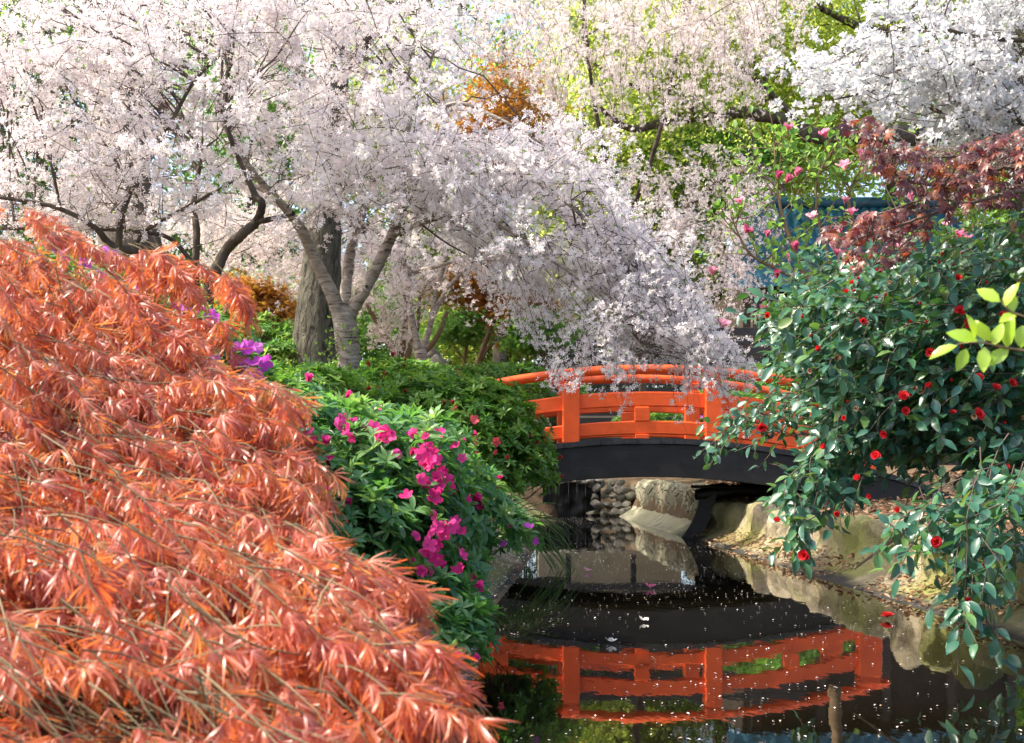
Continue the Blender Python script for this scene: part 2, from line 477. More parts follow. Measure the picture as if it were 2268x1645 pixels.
def bankmat():
    m, nt, p, out = newmat('bank_wall')
    mp = coords(nt, (1, 1, 1))
    n = nt.nodes.new('ShaderNodeTexNoise'); n.inputs['Scale'].default_value = 4; n.inputs['Detail'].default_value = 10; n.inputs['Roughness'].default_value = .68
    nt.links.new(mp.outputs[0], n.inputs[0])
    base = ramp(nt, [(.09, .075, .05), (.25, .21, .135), (.40, .34, .23)], (.34, .5, .68)); nt.links.new(n.outputs[0], base.inputs[0])
    n2 = nt.nodes.new('ShaderNodeTexNoise'); n2.inputs['Scale'].default_value = 1.3; n2.inputs['Detail'].default_value = 6
    nt.links.new(mp.outputs[0], n2.inputs[0])
    mr = ramp(nt, [(0, 0, 0), (.85, .85, .85)], (.40, .62)); nt.links.new(n2.outputs[0], mr.inputs[0])
    mix = nt.nodes.new('ShaderNodeMixRGB'); mix.inputs[2].default_value = (.20, .21, .05, 1)
    nt.links.new(mr.outputs[0], mix.inputs[0]); nt.links.new(base.outputs[0], mix.inputs[1])
    # wet dark tide line just above the water
    sx = nt.nodes.new('ShaderNodeSeparateXYZ'); nt.links.new(mp.outputs[0], sx.inputs[0])
    ad = nt.nodes.new('ShaderNodeMath'); ad.operation = 'MULTIPLY_ADD'; ad.inputs[1].default_value = .12
    nt.links.new(n2.outputs[0], ad.inputs[0]); ad.inputs[2].default_value = -0.06
    sb = nt.nodes.new('ShaderNodeMath'); sb.operation = 'SUBTRACT'
    nt.links.new(sx.outputs[2], sb.inputs[0]); nt.links.new(ad.outputs[0], sb.inputs[1])
    tr = ramp(nt, [(1, 1, 1), (0, 0, 0)], (.015, .05)); nt.links.new(sb.outputs[0], tr.inputs[0])
    mix2 = nt.nodes.new('ShaderNodeMixRGB'); mix2.inputs[2].default_value = (.035, .033, .03, 1)
    nt.links.new(tr.outputs[0], mix2.inputs[0]); nt.links.new(mix.outputs[0], mix2.inputs[1])
    nt.links.new(mix2.outputs[0], p.inputs['Base Color'])
    p.inputs['Roughness'].default_value = .8; p.inputs['Specular IOR Level'].default_value = .3
    bu = nt.nodes.new('ShaderNodeBump'); bu.inputs['Strength'].default_value = .9; bu.inputs['Distance'].default_value = .06
    nt.links.new(n.outputs[0], bu.inputs['Height']); nt.links.new(bu.outputs[0], p.inputs['Normal'])
    return m
M['bank'] = bankmat()

def stonewallmat():
    m, nt, p, out = newmat('rubble_stone')
    mp = coords(nt, (1, 1, 1))
    nz = nt.nodes.new('ShaderNodeTexNoise'); nz.inputs['Scale'].default_value = 6; nz.inputs['Detail'].default_value = 8
    nt.links.new(mp.outputs[0], nz.inputs[0])
    add = nt.nodes.new('ShaderNodeMixRGB'); add.blend_type = 'ADD'; add.inputs[0].default_value = .08
    nt.links.new(mp.outputs[0], add.inputs[1]); nt.links.new(nz.outputs['Color'], add.inputs[2])
    vo = nt.nodes.new('ShaderNodeTexVoronoi'); vo.inputs['Scale'].default_value = 5.2; vo.feature = 'DISTANCE_TO_EDGE'
    vc = nt.nodes.new('ShaderNodeTexVoronoi'); vc.inputs['Scale'].default_value = 5.2
    for q in (vo, vc): nt.links.new(add.outputs[0], q.inputs['Vector'])
    sx = nt.nodes.new('ShaderNodeSeparateXYZ'); nt.links.new(mp.outputs[0], sx.inputs[0])
    up = ramp(nt, [(0, 0, 0), (1, 1, 1)], (.22, .30)); nt.links.new(sx.outputs[2], up.inputs[0])
    sc = nt.nodes.new('ShaderNodeSeparateColor'); nt.links.new(vc.outputs['Color'], sc.inputs[0])
    stone = ramp(nt, [(.17, .15, .10), (.33, .29, .20), (.24, .24, .17)]); nt.links.new(sc.outputs[0], stone.inputs[0])
    cem = ramp(nt, [(.20, .18, .12), (.38, .35, .25), (.30, .32, .17)], (.3, .5, .75)); nt.links.new(nz.outputs[0], cem.inputs[0])
    edge = ramp(nt, [(0, 0, 0), (1, 1, 1)], (.02, .10)); nt.links.new(vo.outputs[0], edge.inputs[0])
    fac = nt.nodes.new('ShaderNodeMath'); fac.operation = 'MULTIPLY'
    nt.links.new(edge.outputs[0], fac.inputs[0]); nt.links.new(up.outputs[0], fac.inputs[1])
    mx = nt.nodes.new('ShaderNodeMixRGB'); nt.links.new(fac.outputs[0], mx.inputs[0])
    nt.links.new(cem.outputs[0], mx.inputs[1]); nt.links.new(stone.outputs[0], mx.inputs[2])
    nt.links.new(mx.outputs[0], p.inputs['Base Color']); p.inputs['Roughness'].default_value = .85
    h = nt.nodes.new('ShaderNodeMath'); h.operation = 'MULTIPLY_ADD'; h.inputs[1].default_value = .35
    nt.links.new(nz.outputs[0], h.inputs[0]); nt.links.new(fac.outputs[0], h.inputs[2])
    bu = nt.nodes.new('ShaderNodeBump'); bu.inputs['Strength'].default_value = .9; bu.inputs['Distance'].default_value = .06
    nt.links.new(h.outputs[0], bu.inputs['Height']); nt.links.new(bu.outputs[0], p.inputs['Normal'])
    return m
M['rubble_stone'] = stonewallmat()

def watermat():
    m, nt, p, out = newmat('water')
    p.inputs['Base Color'].default_value = (.004, .0035, .002, 1)
    p.inputs['Roughness'].default_value = .02
    p.inputs['IOR'].default_value = 1.6
    p.inputs['Specular IOR Level'].default_value = .8
    mp = coords(nt, (1, .45, 1))
    n = nt.nodes.new('ShaderNodeTexNoise'); n.inputs['Scale'].default_value = 7; n.inputs['Detail'].default_value = 3
    nt.links.new(mp.outputs[0], n.inputs[0])
    bu = nt.nodes.new('ShaderNodeBump'); bu.inputs['Strength'].default_value = .035; bu.inputs['Distance'].default_value = .02
    nt.links.new(n.outputs[0], bu.inputs['Height']); nt.links.new(bu.outputs[0], p.inputs['Normal'])
    return m
M['water'] = watermat()

# ------------------------------------------------------------------ ground, water, banks
def left_edge(Y): return np.interp(Y, [-5, 4, 8, 10, 14.3, 20.9, 21.6, 300], [-.35, -.2, -.12, .05, .34, .75, 1.28, 1.28])
def right_edge(Y): return np.interp(Y, [-5, 4, 6.4, 8.2, 12, 15.1, 17.7, 20.9, 21.6, 300], [3.0, 2.9, 2.8, 2.7, 2.45, 2.25, 2.0, 1.85, 1.30, 1.30])
LD = np.array([0, .25, .5, .9, 1.5, 2.5, 4, 7, 12, 25, 60, 300]); LZ = np.array([0, .08, .2, .42, .62, .76, .86, .95, 1.05, 1.3, 2.0, 2.0])
RD = np.array([0, .45, .62, 1.4, 3, 6, 12, 25, 60, 300]); RZ = np.array([-.1, 0.02, .36, .46, .58, .70, .85, 1.1, 2.0, 2.0])
RD2 = np.array([0, .3, .46, 1.4, 3, 6, 12, 25, 60, 300]); RZ2 = np.array([-.1, .1, .62, .68, .76, .85, .95, 1.2, 2.0, 2.0])
def height(side, d, Y):
    if side < 0: z = np.interp(d, LD, LZ)
    else:
        k = np.clip((Y - 14.6) / 1.0, 0, 1)
        z = np.interp(d, RD, RZ) * (1 - k) + np.interp(d, RD2, RZ2) * k
    k = np.clip((Y - 21.0) / .5, 0, 1)
    z = np.where(d > 0, np.maximum(z, .58 * k + z * (1 - k)), z)
    return z
def ground_z(X, Y):
    X = np.asarray(X, float); Y = np.asarray(Y, float)
    l = left_edge(Y); r = right_edge(Y); mid = (l + r) / 2
    return np.where(X < mid, height(-1, np.maximum(l - X, 0), Y), height(1, np.maximum(X - r, 0), Y))

g = Geo()
Ys = np.concatenate([np.arange(-6, 26, .4), [28, 32, 40, 60, 100, 200, 300]])
for side in (-1, 1):
    ds = np.array([-.75, -.3, 0, .1, .25, .45, .62, .8, 1.1, 1.4, 1.8, 2.2, 2.8, 3.5, 4.5, 6, 8, 12, 18, 25, 40, 60, 120, 300])
    V = []
    for y in Ys:
        e = left_edge(y) if side < 0 else right_edge(y)
        half = (right_edge(y) - left_edge(y)) / 2
        for d in ds:
            if d <= 0:
                dd = -half if d == -.75 else d * min(1, half)
                z = (-.5 if d < -.5 else -.4 if d < 0 else (0.0 if side < 0 else -.1)) if y < 21.4 else .58
                x = e + side * dd
            else:
                x = e + side * d
                z = float(height(side, np.array(d), y)) + (mnoise.noise((x * 1.7, y * 1.7, 0)) * .04 + mnoise.noise((x * .4, y * .4, 3)) * .1 * min(1, d / 4)) * min(1, d / 1.0)
            V.append((x, y, z))
    n = len(ds)
    i, j = np.meshgrid(np.arange(len(Ys) - 1), np.arange(n - 1), indexing='ij')
    q = np.stack([i * n + j, i * n + j + 1, (i + 1) * n + j + 1, (i + 1) * n + j], -1).reshape(-1, 4)
    if side > 0: q = q[:, ::1]
    else: q = q[:, ::-1]
    g.add(V, q)
o = build('ground', g, M['soil']); o['kind'] = 'structure'; o['label'] = 'brown garden soil on both banks of the stream'

g = Geo()
g.add([(-1.6, -6, 0), (4.2, -6, 0), (4.2, 21.2, 0), (-1.6, 21.2, 0)], [(0, 1, 2, 3)])
o = build('water', g, M['water'], smooth=False); o['kind'] = 'structure'; o['label'] = 'still dark stream water mirroring the red bridge'

def bank_wall(y0, y1, prof, stone_w, bulge, topvar, step=.03):
    """stone wall on a smooth sloping skirt; stones stand upright along it"""
    g = Geo()
    ys = np.arange(y0, y1, step)
    cuts = [y0]
    while cuts[-1] < y1: cuts.append(cuts[-1] + stone_w * rng.uniform(.6, 1.5))
    cuts = np.array(cuts); hts = rng.normal(size=len(cuts)) * topvar; out = rng.normal(size=len(cuts)) * bulge * .5
    V = []
    for y in ys:
        k = np.searchsorted(cuts, y, side='right') - 1
        f = (y - cuts[k]) / (cuts[min(k + 1, len(cuts) - 1)] - cuts[k] + 1e-6) if k + 1 < len(cuts) else .5
        b = (1 - abs(2 * f - 1) ** 3)
        e = right_edge(y)
        for d, z, wgt in prof:
            nn = mnoise.noise((d * 3, y * 2.2, z * 4)) * .05 + mnoise.noise((d * 9, y * 7, z * 9)) * .035 + mnoise.noise((d * 22, y * 18, z * 22)) * .012
            dd = d - wgt * (bulge * b + out[k] * b) + nn * (.35 + wgt)
            zz = z + (wgt ** 2) * (hts[k] * b - (1 - b) * .07) + nn * .5 * wgt
            V.append((e + dd, y, zz))
    n = len(prof)
    i, j = np.meshgrid(np.arange(len(ys) - 1), np.arange(n - 1), indexing='ij')
    q = np.stack([i * n + j, (i + 1) * n + j, (i + 1) * n + j + 1, i * n + j + 1], -1).reshape(-1, 4)
    g.add(V, q)
    # closed end faces
    for row in (0, len(ys) - 1):
        b = row * n
        pts = np.array(V[b:b + n]); c = pts.mean(0) + np.array([.35, 0, -.2])
        g.add(np.vstack([pts, c]), [(k, k + 1, n) for k in range(n - 1)])
    return g
prof = [(-.12, -.2, 0), (0, -.01, 0), (.12, .03, .0), (.24, .075, .05), (.35, .13, .15), (.42, .19, .4), (.46, .26, .75), (.49, .33, 1), (.52, .40, 1), (.56, .45, 1), (.64, .47, .9), (.78, .43, .5), (.95, .30, 0)]
o = build('retaining_wall', bank_wall(1.5, 15.0, prof, .34, .10, .085), M['bank'])
tag(o, 'sunlit mossy stone bank wall with a sloping skirt, under the camellia', 'wall')
prof2 = [(-.12, -.2, 0), (0, -.01, 0), (.12, .05, 0), (.24, .13, .0), (.33, .21, .1), (.38, .30, .6), (.40, .42, .9), (.42, .54, 1), (.46, .63, .9), (.56, .67, .7), (.75, .62, .3)]
o = build('retaining_wall', bank_wall(15.25, 20.9, prof2, .42, .06, .03), M['rubble_stone'])
tag(o, 'pale stone wall with cement skirt seen beneath the bridge', 'wall')
# left concrete slope
g = Geo(); ys = np.arange(4.5, 20.8, .12); prof = [(-.15, -.2), (0, -.01), (.15, .07), (.3, .14), (.5, .26), (.7, .38), (.95, .48), (1.2, .46)]
V = []
for y in ys:
    for d, z in prof:
        V.append((left_edge(y) - d + mnoise.noise((y * 2, d * 3, 1)) * .03, y, z + mnoise.noise((y * 3, d * 4, 5)) * .025))
n = len(prof); i, j = np.meshgrid(np.arange(len(ys) - 1), np.arange(n - 1), indexing='ij')
g.add(V, np.stack([i * n + j, i * n + j + 1, (i + 1) * n + j + 1, (i + 1) * n + j], -1).reshape(-1, 4))
o = build('sloping_bank', g, M['bank']); tag(o, 'petal strewn cement slope along the water, below the magenta azalea', 'bank')

# waterfall recess: rocks and dark lip
def boulder(c, r, seed, sub=3):
    bm = bmesh.new(); bmesh.ops.create_icosphere(bm, subdivisions=sub, radius=1)
    V = np.array([v.co[:] for v in bm.verts]); Fs = np.array([[v.index for v in f.verts] for f in bm.faces]); bm.free()
    q = np.random.default_rng(seed)
    for _ in range(11):                                   # chip flat faces off it
        d = nrm(q.normal(size=3)); h = q.uniform(.5, .85)
        s = V @ d; V = V - np.maximum(s - h, 0)[:, None] * d * .9
    V = V * (1 + np.array([mnoise.noise(tuple(v * 2.2 + seed)) for v in V])[:, None] * .1)
    return V * np.asarray(r) + np.asarray(c), Fs

fall = thing('waterfall', 'small dark waterfall in a black stone recess beyond the bridge', 'waterfall', (1.15, 21.0, 0))
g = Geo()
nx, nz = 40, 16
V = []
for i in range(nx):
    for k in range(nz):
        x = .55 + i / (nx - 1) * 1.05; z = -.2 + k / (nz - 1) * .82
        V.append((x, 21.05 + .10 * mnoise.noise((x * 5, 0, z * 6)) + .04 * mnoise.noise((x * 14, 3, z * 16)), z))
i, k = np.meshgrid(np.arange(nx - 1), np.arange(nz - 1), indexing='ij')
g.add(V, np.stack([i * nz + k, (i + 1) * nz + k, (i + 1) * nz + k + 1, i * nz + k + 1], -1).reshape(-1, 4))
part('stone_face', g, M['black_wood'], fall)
g = Geo()
for q in range(9):
    v, f = boulder((.5 + q * .13, 20.98 + rng.normal() * .04, .62 + rng.normal() * .015), (.12, .2, .05), 100 + q, 2); g.add(v, f)
part('stone_lip', g, M['stone_grey'], fall)
g = Geo()
for q in range(5):
    x = .66 + q * .17 + rng.normal() * .02
    tubes(g, np.array([[(x, 20.86, .63), (x, 20.82, .55), (x, 20.81, .3), (x, 20.80, 0.0)]]), np.full((1, 4), .004), 4)
part('water_sheet', g, M['water'], fall)

rw = thing('rock_pile', 'rough grey rocks stacked between waterfall and cement wall', 'rocks', (1.75, 20.9, 0))
k = 0
for row, (zz, rr) in enumerate(((.06, .13), (.2, .12), (.34, .11), (.47, .11), (.58, .10))):
    for q in range(5 - (row > 3)):
        x = 1.45 + q * .17 + (row % 2) * .08 + rng.normal() * .02
        v, f = boulder((x, 20.75 + row * .05 + rng.normal() * .03, zz + rng.normal() * .015), (rr * rng.uniform(.8, 1.15), rr * .9, rr * rng.uniform(.7, .95)), 200 + k)
        gg = Geo(); gg.add(v, f); part('stone', gg, M['rock'], rw, smooth=False); k += 1

# ------------------------------------------------------------------ red arched bridge
XC, ZC, KA = 1.654, 1.262, 0.052
def deck(x): return ZC - KA * (x - XC) ** 2
BY0, BW = 14.0, 1.88                                     # near face, width to the far side
bridge = thing('arched_bridge', 'vermilion arched footbridge with black beam over the dark stream', 'bridge', (XC, BY0 + BW / 2, 0))
def sweep(g, x0, x1, y, z0, z1, th, cham=.012, n=60):
    """curved rail following the arch, chamfered rectangle in section"""
    xs = np.linspace(x0, x1, n); h = th / 2; c = cham
    pr = [(-h + c, z0), (h - c, z0), (h, z0 + c), (h, z1 - c), (h - c, z1), (-h + c, z1), (-h, z1 - c), (-h, z0 + c)]
    V = [(x, y + a, deck(x) + b) for x in xs for a, b in pr]
    m = 8; i, j = np.meshgrid(np.arange(n - 1), np.arange(m), indexing='ij')
    g.add(V, np.stack([i * m + j, (i + 1) * m + j, (i + 1) * m + (j + 1) % m, i * m + (j + 1) % m], -1).reshape(-1, 4))
    g.add(V[:m], [tuple(range(m))]); g.add(V[-m:], [tuple(range(m))[::-1]])
def cbox(g, c, s, cham=.012):
    """chamfered upright block, centre of its base c, size s"""
    x, y, z = c; a, b, h = s[0] / 2, s[1] / 2, s[2]; q = cham
    def ring(zz, k):
        A, B = a - k, b - k
        return [(x - A + q, y - B, zz), (x + A - q, y - B, zz), (x + A, y - B + q, zz), (x + A, y + B - q, zz),
                (x + A - q, y + B, zz), (x - A + q, y + B, zz), (x - A, y + B - q, zz), (x - A, y - B + q, zz)]
    V = ring(z, 0) + ring(z + h - q, 0) + ring(z + h, q * .8)
    F = [(k * 8 + i, k * 8 + (i + 1) % 8, k * 8 + 8 + (i + 1) % 8, k * 8 + 8 + i) for k in (0, 1) for i in range(8)]
    g.add(V, F); g.add(V[16:], [tuple(range(8))]); g.add(V[:8], [tuple(range(8))[::-1]])
X0, X1 = -1.15, 4.42
PX = [-1.0, .708, 2.42, 4.30]
for side, y in ((0, BY0 + .1), (1, BY0 + BW - .1)):
    g = Geo(); xs = np.linspace(X0 - .12, X1 + .12, 70)
    P = np.stack([xs, np.full(70, y), deck(xs) + .835], -1)
    tubes(g, P[None], np.full((1, 70), .058), 16)
    part('top_rail', g, M['vermilion'], bridge)
    g = Geo(); sweep(g, X0, X1, y, .385, .565, .085); part('middle_rail', g, M['vermilion'], bridge, smooth=False)
    g = Geo(); sweep(g, X0, X1, y, .05, .212, .085); part('lower_rail', g, M['vermilion'], bridge, smooth=False)
    for k, x in enumerate(PX):
        ww = .206 if k < 3 else .28
        g = Geo(); zb = deck(x) - (.0 if k in (1, 2) else .45)
        top = deck(x) + .70
        cbox(g, (x, y, zb), (ww, .2, top - zb))
        cbox(g, (x, y, top + .001), (ww * .82, .16, .045), .01)        # necking under the rail
        cbox(g, (x, y, top + .047), (ww * .98, .19, .055), .012)
        part('post', g, M['vermilion'], bridge, smooth=False)
    for x in ((PX[0] + PX[1]) / 2, (PX[1] + PX[2]) / 2, (PX[2] + PX[3]) / 2):
        g = Geo(); cbox(g, (x, y, deck(x) + .213), (.19, .10, .171)); part('strut', g, M['vermilion'], bridge, smooth=False)
        g = Geo(); cbox(g, (x, y, deck(x) + .001), (.17, .11, .048), .006); part('foot_block', g, M['vermilion'], bridge, smooth=False)
for y in (BY0 + .03, BY0 + BW - .03):
    g = Geo(); sweep(g, X0 - 1.0, X1 + 1.0, y, -.465, -.066, .13, .008); part('beam', g, M['black_wood'], bridge, smooth=False)
g = Geo(); sweep(g, X0 - 1.0, X1 + 1.0, BY0 + BW / 2, -.40, -.068, .13, .008); part('beam', g, M['black_wood'], bridge, smooth=False)
g = Geo(); nb = 52; bx = np.linspace(X0 - 1.0, X1 + 1.0, nb + 1)
for a, b in zip(bx[:-1], bx[1:]):
    y0, y1 = BY0 - .055 + rng.normal() * .004, BY0 + BW + .055
    e = .0012; dz = rng.normal() * .002
    V = [(x, y, deck(x) + dz + z) for z in (-.064, 0) for y in (y0, y1) for x in (a + e, b - e)]
    g.add(V, [(0, 1, 5, 4), (1, 3, 7, 5), (3, 2, 6, 7), (2, 0, 4, 6), (4, 5, 7, 6), (0, 2, 3, 1)])
part('deck', g, M['deck_edge'], bridge, smooth=False)

# lumpy black strip, black sheet down the wall end, and pipe under the right end of the bridge
g = Geo(); V = []; n = 26
for k in range(n):
    t = k / (n - 1); x = 2.38 + t * 1.25; z = .56 + .09 * t + .05 * mnoise.noise((x * 3, 1, 0))
    w_ = .09 + .03 * mnoise.noise((x * 4, 5, 2))
    for a in range(8):
        th = a * np.pi / 4
        V.append((x, 15.12 + .13 * math.cos(th) + .05 * mnoise.noise((x * 2, 2, 8)), z + w_ * math.sin(th)))
i, j = np.meshgrid(np.arange(n - 1), np.arange(8), indexing='ij')
g.add(V, np.stack([i * 8 + j, (i + 1) * 8 + j, (i + 1) * 8 + (j + 1) % 8, i * 8 + (j + 1) % 8], -1).reshape(-1, 4))
V = []
for k in range(14):
    t = k / 13
    for a in range(5):
        V.append((2.42 - .24 * t ** 2 + a * .05, 15.06 - .02 * a, .6 - .6 * t + .015 * mnoise.noise((a, t * 6, 1))))
i, j = np.meshgrid(np.arange(13), np.arange(4), indexing='ij')
g.add(V, np.stack([i * 5 + j, i * 5 + j + 1, (i + 1) * 5 + j + 1, (i + 1) * 5 + j], -1).reshape(-1, 4))
tag(build('black_strip', g, M['plain_black']), 'irregular black strip along and down the wall end beneath the bridge', 'liner')
g = Geo(); C, r = smooth_path([(2.32, 15.0, .66), (2.7, 15.0, .655), (3.3, 15.05, .63), (3.8, 15.1, .60)], [.02] * 4)
tubes(g, C[None], r[None], 10)
v, f = boulder((2.32, 15.0, .66), (.03, .03, .03), 3, 2); g.add(v, f)
tag(build('pipe', g, M['plain_black']), 'thin straight black pipe jutting out below the bridge beam', 'pipe')

# ------------------------------------------------------------------ plants
def front_depth(blobs, u, v):
    """distance along the view at which pixel (u, v) meets the bush surface"""
    d = np.array([(u - CU) / F_PX, 1.0, -(v - HOR) / F_PX]); best = None
    for (c, r) in blobs:
        oc = (np.array([0, 0, CAMZ]) - c) / r; dd = d / r
        a = dd @ dd; b = oc @ dd; cc = oc @ oc - 1; disc = b * b - a * cc
        if disc > 0:
            t = (-b - math.sqrt(disc)) / a
            if best is None or t < best: best = t
    return best

def px_blobs(L):
    out = []
    for (u, v, Y, ru, rv, rY) in L:
        out.append((at(u, v, Y), np.array([ru / F_PX * Y, rY, rv / F_PX * Y])))
    return out

def on_blobs(blobs, n, inner=.25, low=-.35, dirs=None):
    vol = np.array([r[0] * r[2] + r[0] * r[1] for c, r in blobs]); idx = rng.choice(len(blobs), n, p=vol / vol.sum())
    d = rdir(n); d[:, 2] = np.where(d[:, 2] < low, -d[:, 2], d[:, 2])
    c = np.array([b[0] for b in blobs])[idx]; r = np.array([b[1] for b in blobs])[idx]
    s = 1 - inner * rng.random(n) ** 1.5 + rng.normal(size=n) * .05
    s = s * (1 + .22 * np.array([mnoise.noise((a * 3.1 + k * 7, b * 3.1, e * 3.1)) for (a, b, e), k in zip(d, idx)]))
    return c + d * r * s[:, None], nrm(d / r)

def rosette_bush(name, label, cat, blobs_px, n, size, leafm, base, group=None, inner=.4, flowers=(), bud=None, buds=0, fsize=.034, low=-.35):
    blobs = px_blobs(blobs_px)
    th = thing(name, label, cat, base, group)
    g = Geo()
    P, N = on_blobs(blobs, n, inner, low)
    gz = ground_z(P[:, 0], P[:, 1]); keep = P[:, 2] > gz + .02
    P, N = P[keep], N[keep]
    ax = nrm(N * .7 + np.array([0, 0, .55]) + rng.normal(size=N.shape) * .35)
    for k, t in enumerate(ROS):
        s = np.arange(len(P)) % len(ROS) == k
        scatter(g, t, P[s], ax[s], rdir(s.sum()), size * rng.uniform(.7, 1.25, s.sum()))
    part('foliage', g, leafm, th)
    # twigs from low inside up to the rosettes
    g = Geo(); m = min(len(P), 500)
    b0 = np.array(base)
    sel = rng.choice(len(P), m, replace=False)
    st = P[sel] * .55 + (b0 + rng.normal(size=(m, 3)) * .12) * .45
    Cc = np.stack([st, st * .55 + P[sel] * .45 - np.array([0, 0, .04]), P[sel]], 1)
    tubes(g, Cc, np.array([[.006, .004, .002]]).repeat(m, 0), 3)
    part('stems', g, M['twig'], th)
    if buds:
        g = Geo(); s = rng.choice(len(P), buds)
        for k in range(buds):
            scatter(g, MAGF[0], P[s[k]][None] + ax[s[k]] * size * .35, ax[s[k]][None], rdir(1), size * rng.uniform(.45, .7))
        o = part('buds', g, M[bud], th); o['kind'] = 'stuff'
    for (u, v, m, k, *rest) in flowers:
        fs = rest[0] if rest else fsize
        for q in range(k):
            uu, vv = (u, v) if k == 1 else (u + rng.normal() * 16, v + rng.normal() * 16)
            dep = front_depth(blobs, uu, vv) or front_depth(blobs, u, v) or blobs_px[0][2]
            c = at(uu, vv, dep - .06 + rng.normal() * .02)
            gg = Geo(); ax1 = nrm(np.array([0.1, -.8, .25]) + rng.normal(size=3) * .5)
            scatter(gg, AZF[rng.integers(4)], c[None], ax1[None], rdir(1), fs * rng.uniform(.8, 1.15), rng.random(1))
            part('flower', gg, [M[m], M[m]], th)
    return th

def stub_leaves(g, P, D, size, tm):
    scatter(g, tm, P, D, nrm(np.array([0, 0, 1.0]) + rng.normal(size=P.shape) * .5), size)

# --- magenta azalea beside the stream
mag = [(760, 945, 'magenta', 4), (790, 965, 'magenta', 3), (835, 960, 'magenta', 3), (868, 965, 'magenta', 1), (850, 985, 'magenta', 2), (845, 908, 'magenta', 1), (825, 948, 'magenta', 1),
       (897, 967, 'magenta', 2), (940, 985, 'magenta', 4), (955, 1015, 'magenta', 5), (975, 1035, 'magenta', 4), (965, 1060, 'magenta', 4), (985, 1050, 'magenta', 2), (1010, 990, 'magenta', 1, .028), (1025, 1015, 'magenta', 1, .028),
       (920, 1095, 'magenta', 2), (960, 1102, 'magenta', 1, .042), (1045, 1110, 'magenta', 2, .03), (985, 1178, 'magenta', 5), (1015, 1165, 'magenta', 2), (950, 1190, 'magenta', 3), (962, 1220, 'magenta', 3), (960, 1250, 'magenta', 2), (1015, 1265, 'magenta', 1), (940, 1160, 'magenta', 2),
       (1130, 1168, 'magenta', 1, .024), (1172, 1168, 'purple', 1), (1118, 1207, 'purple', 1), (1183, 1198, 'purple', 1), (1020, 1230, 'magenta', 1), (1078, 1335, 'magenta', 1, .026), (1060, 1308, 'magenta', 1, .026), (880, 1000, 'magenta', 1), (655, 945, 'magenta', 2), (690, 960, 'magenta', 1)]
rosette_bush('azalea_bush', 'large azalea bush with magenta flower clusters beside the stream', 'bush',
    [(700, 1010, 5.6, 190, 130, .7), (840, 1080, 5.6, 230, 170, .8), (760, 1230, 5.2, 280, 240, .8), (930, 1200, 5.6, 150, 200, .7), (1010, 1130, 6.2, 120, 120, .6),
     (900, 1370, 5.0, 160, 150, .6), (960, 1420, 4.7, 110, 110, .4), (1020, 1410, 4.9, 75, 80, .3), (985, 1310, 5.2, 80, 80, .4), (640, 960, 6.2, 90, 60, .5), (1100, 1185, 6.6, 85, 60, .4), (500, 1200, 4.8, 300, 250, .7), (600, 1450, 4.2, 330, 190, .6)],
    4000, .084, M['azalea_leaf'], (-.85, 5.8, .5), flowers=mag, buds=160, bud='magenta')

# --- red budded azalea mound in front of the bridge end
red = [(1097, 978, 'pink_red', 1, .05), (1045, 1000, 'pink_red', 2, .035), (1173, 960, 'pink_red', 1, .04), (1050, 930, 'pink_red', 1, .04), (1095, 1000, 'pink_red', 1, .03), (1005, 905, 'pink_red', 1, .03), (1110, 1078, 'pink_red', 1, .03), (1018, 832, 'pink_red', 1, .03)]
rosette_bush('azalea_mound', 'rounded dark green azalea mound with tiny red buds, left of the bridge', 'bush',
    [(1050, 960, 9.6, 150, 110, 1.0), (1120, 1030, 9.4, 110, 95, .8), (960, 900, 9.8, 150, 75, 1.0), (880, 880, 10.3, 130, 70, 1.0), (1160, 1060, 9.4, 70, 75, .6), (1000, 1010, 9.2, 170, 110, .8), (850, 960, 9.4, 140, 100, .8)],
    4300, .082, M['box_leaf'], (-.5, 9.6, .5), flowers=red, buds=170, bud='bud_red', inner=.35)
# --- low azalea behind the cherry trunk
rosette_bush('azalea_hedge', 'low spreading azalea with fresh light leaves around the cherry trunk', 'bush',
    [(700, 880, 8.6, 110, 60, .8), (640, 900, 8.2, 90, 60, .6), (780, 860, 11.8, 160, 55, .8), (900, 850, 12.2, 130, 45, .8), (1010, 872, 13.0, 110, 35, .8), (560, 880, 8.0, 90, 70, .6), (720, 960, 7.6, 120, 70, .6)],
    2200, .085, M['box_leaf'], (-1.5, 9, .6), buds=60, bud='bud_red', inner=.4)
# --- purple azalea behind the laceleaf maple
pur = [(280, 600, 'purple', 3, .034), (300, 620, 'purple', 2, .034), (350, 632, 'purple', 1, .042), (225, 590, 'purple', 2, .034), (190, 580, 'purple', 1, .034), (130, 545, 'purple', 2, .034), (410, 685, 'purple', 2, .032), (440, 690, 'purple', 1, .032), (475, 706, 'purple', 1, .04), (540, 765, 'purple', 2, .034), (565, 775, 'purple', 2, .034), (530, 795, 'purple', 3, .034), (555, 812, 'purple', 2, .032), (390, 775, 'purple', 2, .032), (430, 770, 'purple', 2, .032), (500, 800, 'purple', 2, .032), (470, 790, 'purple', 2, .032), (550, 835, 'purple', 1, .03)]
rosette_bush('purple_azalea', 'azalea with large purple flowers rising behind the orange maple', 'bush',
    [(420, 800, 4.6, 150, 110, .5), (300, 720, 4.7, 160, 110, .5), (150, 680, 4.8, 150, 120, .5), (520, 860, 4.6, 75, 90, .4), (300, 900, 4.4, 250, 160, .5)],
    1500, .055, M['azalea_leaf'], (-1.5, 4.7, .4), flowers=pur, inner=.5)
